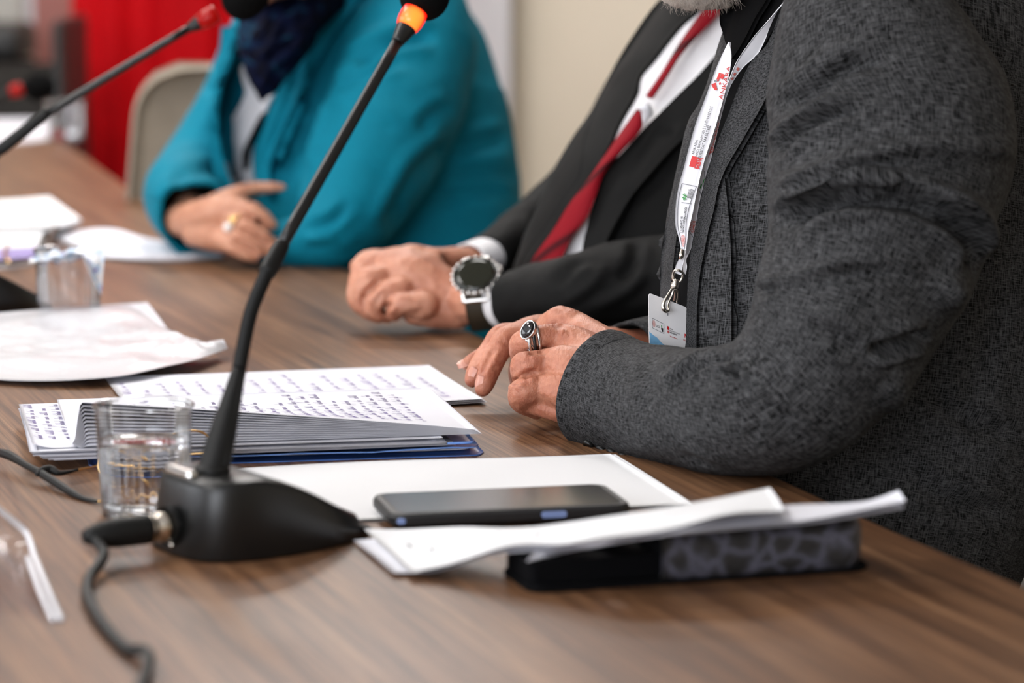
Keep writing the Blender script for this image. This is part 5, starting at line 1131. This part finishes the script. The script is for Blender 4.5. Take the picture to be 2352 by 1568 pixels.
tw = BVHTree.FromPolygons([tuple(v) for v in Vw], Fw); rc2 = P(545, 515, 3.60); ax2 = nrm((P(572, 530, 3.59) - P(530, 505, 3.60))[None])[0]
e1 = nrm(np.cross(ax2, nrm((CAM - rc2)[None])[0])[None])[0]; e2 = np.cross(e1, ax2)
A = [rc2 + (e1 * math.cos(a) + e2 * math.sin(a)) * .0125 for a in np.linspace(0, 6.283, 33)]
tube('band', A, .0022, M['gold'], gr, 80, 10)
zz = cast(tw, 524, 522, 3.6); ball('stone', P(524, 522, zz - .002), .0058, M['pearl'], gr)
zz = cast(tw, 534, 505, 3.6); ball('setting', P(534, 505, zz - .001), .0052, M['gold'], gr)
# ------------------------------------------------------------------ lanyard and badge
ln = thing('lanyard_badge', 'white printed lanyard with metal clip and name badge on the bearded man', 'lanyard', P(1545, 640, 2.5))
zs = lambda px, py: cast(tj, px, py, 2.55)
class Ribbon:
    """strap between two surveyed edges; z(t, s) is its depth"""
    def __init__(s, L, R_, z, n=90, k=8):
        s.A, s.B, s.n, s.k = cr(L, n), cr(R_, n), n, k; s.z = z
    def at(s, t, q, up=0.0):
        i = min(max(t, 0), .9999) * (s.n - 1); a = int(i); f = i - a
        l = s.A[a] * (1 - f) + s.A[a + 1] * f; r = s.B[a] * (1 - f) + s.B[a + 1] * f; p = l * (1 - q) + r * q
        return P(p[0], p[1], s.z(t, q) - up)
    def px(s, t, q):
        i = min(max(t, 0), .9999) * (s.n - 1); a = int(i); f = i - a
        return (s.A[a] * (1 - f) + s.A[a + 1] * f) * (1 - q) + (s.B[a] * (1 - f) + s.B[a + 1] * f) * q
    def build(s, name, m, parent, th=.0009):
        G = np.array([[s.at(t, q) for q in np.linspace(0, 1, s.k)] for t in np.linspace(0, 1, s.n)]); return slab(name, G, th, m, parent)
    def t_of(s, py):
        y = (s.A[:, 1] + s.B[:, 1]) / 2; return float(np.interp(py, y, np.linspace(0, 1, s.n)))
M['strap'] = plain('white_satin_strap', (.74, .73, .76, 1), .55, spec=.35, var=.02, vs=60, bump=.1, bs=1200)
s1L = [(1673, 96), (1653, 137), (1636, 179), (1617, 232), (1597, 286), (1578, 355), (1569, 391), (1561, 418), (1553.6, 456), (1551, 490), (1552, 522), (1559, 547), (1564, 573)]
s1R = [(1675, 97), (1680, 131), (1673, 180), (1659, 236), (1642, 295), (1620, 362), (1611, 395), (1604, 425), (1596, 463), (1589, 498), (1582, 525), (1578.5, 552), (1575, 575)]
s2L = [(1840, -40), (1797, 11), (1762, 51), (1735, 81), (1710.5, 114), (1692, 143), (1674, 187), (1661, 220), (1649, 259), (1639, 290), (1620, 350), (1606, 395), (1592, 450), (1582, 500), (1576, 550), (1572, 588)]
s2R = [(1846, -40), (1799, 12), (1777, 48), (1756, 95), (1739, 126), (1709, 153), (1682, 190), (1669, 222), (1658, 262), (1650, 295), (1634, 362), (1623, 397), (1607, 464), (1599, 512), (1592, 557), (1579, 590)]
zr = float(np.median([zs(x, y) for x, y in ((1640, 250), (1620, 320), (1600, 400), (1580, 470))]))
zF = min(zr, 2.56) - .034
R1 = Ribbon(s1L, s1R, lambda t, q: zF - .002 + .003 * math.cos(q * 3.1)); st_ = R1.build('strap', M['strap'], ln)
R2 = Ribbon(s2L, s2R, lambda t, q: zF + .008 - .012 * max(0, 1 - abs(t - .42) / .3) - .050 * max(0, .45 - t) + .003 * q); st2_ = R2.build('strap', M['strap'], ln)
Rw = Ribbon([(1564, 570), (1559, 595), (1553, 608), (1549, 626)], [(1577, 572), (1572, 594), (1567, 615), (1565, 632)], lambda t, q: zF - .003, 30); Rw.build('strap_end', M['strap'], ln)
Ribbon([(1572, 586), (1569, 600), (1568, 615), (1570, 626)], [(1580, 584), (1576, 598), (1578, 612), (1575, 630)], lambda t, q: zF + .004, 24).build('strap_end', M['strap'], ln)
tube('crimp', [P(1567, 574, zF - .006), P(1565, 586, zF - .008), P(1563, 594, zF - .006)], [.0016, .0022, .0013], M['nickel'], ln, 14, 10)
def wire(name, pts, r, m=None): return tube(name, [P(x, y, zF + dz) for x, y, dz in pts], r, m or M['nickel'], ln, 60, 10)
wire('swivel_loop', [(1553, 650, 0), (1546, 640, 0), (1547, 626, -.002), (1552, 620, -.004), (1562, 622, -.004), (1569, 629, -.002), (1564, 644, 0), (1553, 652, 0)], .0011)
lathe('swivel', [(.0001, -.004), (.0028, -.004), (.0036, -.002), (.0036, .001), (.0026, .002), (.0030, .004), (.0001, .0045)], M['nickel'], ln, 24, P(1551, 653, zF), (.15, 0, 1))
hk = [(1547, 658, 0), (1538, 672, -.003), (1527, 690, -.006), (1523, 699, -.006), (1524, 709, -.006), (1530, 715, -.005), (1536, 713, -.003), (1534, 700, 0), (1544, 676, .001), (1550, 660, 0)]
wire('hook', hk, [.0012, .0012, .0013, .0016, .0018, .0015, .001, .0009, .001, .0012])
wire('hook_gate', [(1551, 660, .002), (1556, 668, .004), (1557, 680, .006), (1555, 694, .008)], .0009); wire('hook_gate', [(1550, 662, .002), (1551, 672, .004), (1549, 690, .008)], .0008)
# badge card
c00, c10, c01 = P(1489.5, 672, zF - .001), P(1578, 706, zF + .012), P(1491, 792, zF + .004)
cx_, cy_ = c10 - c00, c01 - c00; wL, hL = np.linalg.norm(cx_), np.linalg.norm(cy_); ux, uy = cx_ / wL, cy_ / hL; uz = nrm(np.cross(ux, uy)[None])[0]; uz = uz if uz @ (CAM - c00) > 0 else -uz
M['card'] = plain('white_badge_card', (.80, .78, .78, 1), .4, spec=.4, var=.01)
bdg = plate('badge_card', [(x + wL / 2, y + hL / 2 + .006) for x, y in rrect(wL, hL + .012, .0028)], -.0004, .0004, M['card'], ln, (c00, ux, uy, uz))
card = lambda a, b: c00 + ux * (a * wL) + uy * (b * hL) + uz * .00065
def flat_mesh(name, polys, surf, m, parent):
    V, F = [], []
    for p in polys: n0 = len(V); V += [surf(a, b) for a, b in p]; F.append(tuple(range(n0, n0 + len(p))))
    return mk(name, V, F, m, parent, False)
def text_tris(s, bold=0.0):
    c = bpy.data.curves.new('t', 'FONT'); c.body = s; c.size = 1; c.offset = bold; c.resolution_u = 3; o = bpy.data.objects.new('t', c); COL.objects.link(o)
    dg = bpy.context.evaluated_depsgraph_get(); dg.update(); me = bpy.data.meshes.new_from_object(o.evaluated_get(dg))
    V = [(v.co.x, v.co.y) for v in me.vertices]; F = [tuple(p.vertices) for p in me.polygons]; bpy.data.objects.remove(o); bpy.data.curves.remove(c); bpy.data.meshes.remove(me); return V, F
def lettering(s, surf, m, parent, bold=0.0):
    """surf takes (along, up) in units where the text is 1 long and 1 high"""
    V, F = text_tris(s, bold); xs = [v[0] for v in V]; x0, x1 = min(xs), max(xs)
    return mk('lettering', [surf((x - x0) / (x1 - x0), y / .7) for x, y in V], F, m, parent, False)
# printing on the front strap: runs upward along the strap (t decreasing)
UPF = .0012
def on(Rb, y0, y1, q0, q1):
    """text starting at image height y0 (low) and ending at y1; its feet at q0 across the strap, its head at q1"""
    t0, t1 = Rb.t_of(y0), Rb.t_of(y1); return lambda a, h: Rb.at(t0 + (t1 - t0) * a, q0 + (q1 - q0) * h, UPF)
def line_on(Rb, pts, w, m, parent, name='printed_line'):
    """thin printed line through (py, q) points"""
    Q = cr([(y, q) for y, q in pts], max(14, 8 * len(pts))) if len(pts) > 2 else np.linspace(pts[0], pts[1], 14)
    C = np.array([Rb.at(Rb.t_of(y), q, UPF) for y, q in Q]); d = nrm(np.gradient(C, axis=0)); nn = nrm(np.cross(d, CAM - C)) * w / 2; V = list(np.stack([C - nn, C + nn], 1).reshape(-1, 3))
    return mk(name, V, [(2 * i, 2 * i + 1, 2 * i + 3, 2 * i + 2) for i in range(len(C) - 1)], m, parent, False)
lettering('ANKARA', on(R1, 356, 322, .36, .23), M['ink_black'], st_)
lettering('HACI BAYRAM VELİ ÜNİVERSİTESİ', on(R1, 359, 244, .56, .43), M['ink_black'], st_)
lettering('EDEBİYAT FAKÜLTESİ', on(R1, 362, 287, .76, .62), M['ink_black'], st_, .012)
lettering('ANKARA', on(R1, 226, 150, .98, .72), M['red_print'], st_)
# the angular emblem above the red word
fl = lambda Rb: (lambda y, q: Rb.at(Rb.t_of(y), q, UPF))
flat_mesh('emblem', [[(196, .08), (191, .30), (194, .34), (206, .52), (208, .40), (200, .14)], [(187, .27), (168, .30), (168, .44), (187, .44)], [(180, .46), (168, .47), (170, .70), (181, .66)], [(191, .50), (187, .56), (191, .62), (195, .56)]], fl(R1), M['red_print'], st_)
flat_mesh('emblem_grey', [[(186, .16), (182, .40), (189, .36), (190, .18)]], fl(R1), M['grey_print'], st_)  # grey part of the printed emblem
# red square mark with knocked-out letters
flat_mesh('emblem', [[(383, .26), (359, .28), (360, .60), (370, .58), (371, .62), (384, .60)], [(385, .70), (380, .70), (380, .80), (385, .80)]], fl(R1), M['red_print'], st_)
lettering('HBV', on(R1, 386, 361, .84, .56), M['red_print'], st_, .03)
flat_mesh('emblem', [[(361.5, .28), (359.5, .30), (361.5, .92), (363, .92)]], fl(R1), M['red_print'], st_)
# framed panel
W_ = .0006
for pts in ([(423, .14), (426, .92)], [(423, .14), (456, .12), (500, .14), (540, .20), (572, .30)], [(426, .92), (456, .80), (500, .72), (540, .80), (572, .70)], [(465.5, .30), (466.5, .84)]): line_on(R1, pts, W_, M['grey_print'], st_)
lettering('#', on(R1, 460, 445, .50, .28), M['green_print'], st_, .02)
for (y0, y1, q0, q1) in ((454, 434, .60, .55), (454, 433, .67, .62), (455, 433, .74, .69), (456, 434, .81, .76)): lettering('MİLLÎ TEKNOLOJİ', on(R1, y0, y1, q0 + .005, q1), M['ink_black'], st_, .03)
lettering('T.C. SANAYİ VE', on(R1, 536, 497, .46, .35), M['ink_black'], st_, .03)
lettering('TEKNOLOJİ BAKANLIĞI', on(R1, 536, 475, .63, .52), M['ink_black'], st_, .03)
def seal(surf, m, parent, rx, ry, c):
    P_ = lambda r0, r1, a0, a1, n=20: [(c[0] + ry * r1 * math.sin(a0 + (a1 - a0) * i / n), c[1] + rx * r1 * math.cos(a0 + (a1 - a0) * i / n)) for i in range(n + 1)] + [(c[0] + ry * r0 * math.sin(a1 - (a1 - a0) * i / n), c[1] + rx * r0 * math.cos(a1 - (a1 - a0) * i / n)) for i in range(n + 1)]
    polys = [P_(.92, 1, 0, 6.283, 40), P_(.10, .30, .9, 5.6, 16)]
    for k in range(16): polys += [P_(.66, .86, k * .3927, k * .3927 + .20, 2), P_(.38, .58, k * .3927, k * .3927 + .22, 2)]
    return flat_mesh('seal', polys, surf, m, parent)
seal(fl(R1), M['red_soft'], st_, .26, 13.5, (553, .52))
# printing that shows on the second strap
lettering('@hbvedebiyat', on(R2, 350, 280, .92, .55), M['red_soft'], st2_, .02)
flat_mesh('emblem', [[(364, .55), (337, .62), (338, .72), (350, .70)]], fl(R2), M['red_print'], st2_)
line_on(R2, [(392, .62), (408, .95)], W_, M['grey_print'], st2_); line_on(R2, [(434, .5), (444, .95)], W_, M['grey_print'], st2_)
flat_mesh('emblem', [[(432, .60), (422, .62), (422, .80), (432, .78)], [(420, .8), (408, .86), (410, .95), (420, .94)]], fl(R2), M['green_print'], st2_)
seal(fl(R2), M['red_soft'], st2_, .55, 14, (520, .78)); line_on(R2, [(531, .2), (544, .9)], W_, M['grey_print'], st2_)
for y, q in ((172, .45), (160, .5), (182, .5)): flat_mesh('emblem', [[(y, q - .2), (y - 5, q - .1), (y - 4, q + .25), (y + 2, q + .2)]], fl(R2), M['red_soft'], st2_)
# printing on the card
pc_ = lambda pts: [(a, b) for a, b in pts]
def frame_line(pts, w, m):
    C = np.array([card(a, b) for a, b in pts]); V, F = [], []
    for i in range(len(C) - 1):
        d = nrm((C[i + 1] - C[i])[None])[0]; nn = np.cross(d, uz) * w / 2; n0 = len(V); V += [C[i] - nn, C[i] + nn, C[i + 1] + nn, C[i + 1] - nn]; F.append((n0, n0 + 1, n0 + 2, n0 + 3))
    mk('printed_frame', V, F, m, bdg, False)
frame_line([(.08, .46), (.38, .49), (.38, .675), (.08, .645), (.08, .46)], .0004, M['grey_print'])
seal(lambda y, x: card(x, y), M['red_soft'], bdg, .035, .065, (.556, .125))
ct_ = lambda x0, x1, y0, y1: (lambda a, h: card(x0 + (x1 - x0) * a, y0 + (y1 - y0) * h))
for i, s in enumerate(('T.C. SANAYİ VE', 'TEKNOLOJİ BAKANLIĞI')): lettering(s, ct_(.17, .27, .575 + .025 * i, .558 + .025 * i), M['ink_black'], bdg, .02)
flat_mesh('emblem', [[(.31, .53), (.335, .535), (.335, .57), (.31, .565)]], card, M['green_print'], bdg); flat_mesh('emblem', [[(.31, .575), (.36, .58), (.36, .655), (.325, .65), (.325, .62), (.31, .62)]], card, M['ink_black'], bdg)
flat_mesh('emblem', [[(.47, .50), (.52, .505), (.52, .575), (.47, .57)]], card, M['red_print'], bdg); lettering('HBV', ct_(.47, .525, .635, .585), M['red_print'], bdg, .03)
for i, (s, e, bo) in enumerate((('ANKARA', .62, 0), ('HACI BAYRAM VELİ ÜNİVERSİTESİ', .80, 0), ('EDEBİYAT FAKÜLTESİ', .71, .03))): lettering(s, ct_(.535, e, .545 + .037 * i, .520 + .037 * i), M['ink_black'], bdg, bo)
lettering('Sosyal Bilimler', ct_(.535, .74, .685, .665), M['red_print'], bdg, .02)
flat_mesh('emblem', [[(.92, .52), (.96, .525), (.96, .56), (.94, .56), (.935, .60), (.92, .60)]], card, M['red_print'], bdg); lettering('ANKARA', ct_(.88, .99, .665, .63), M['red_soft'], bdg)
flat_mesh('printed_wash', [[(.0, .74), (.1, .78), (.2, .80), (.3, .86), (.42, .90), (.55, .95), (.66, 1.0), (.02, 1.0)]], card, M['blue_print'], bdg)
flat_mesh('badge_slot', [[(.475, .13), (.495, .13), (.50, .30), (.47, .30)]], card, M['grey_print'], bdg)

# ------------------------------------------------------------------ light and view
w = bpy.data.worlds.new('world'); SC.world = w; w.use_nodes = True
w.node_tree.nodes['Background'].inputs[0].default_value = (.8, .85, 1, 1); w.node_tree.nodes['Background'].inputs[1].default_value = .2
SC.view_settings.view_transform = 'Standard'; SC.view_settings.look = 'None'; SC.view_settings.exposure = 0.55; SC.view_settings.gamma = 1
SC.view_settings.use_curve_mapping = False
SC.cycles.max_bounces = 8; SC.cycles.transparent_max_bounces = 16; SC.cycles.transmission_bounces = 10
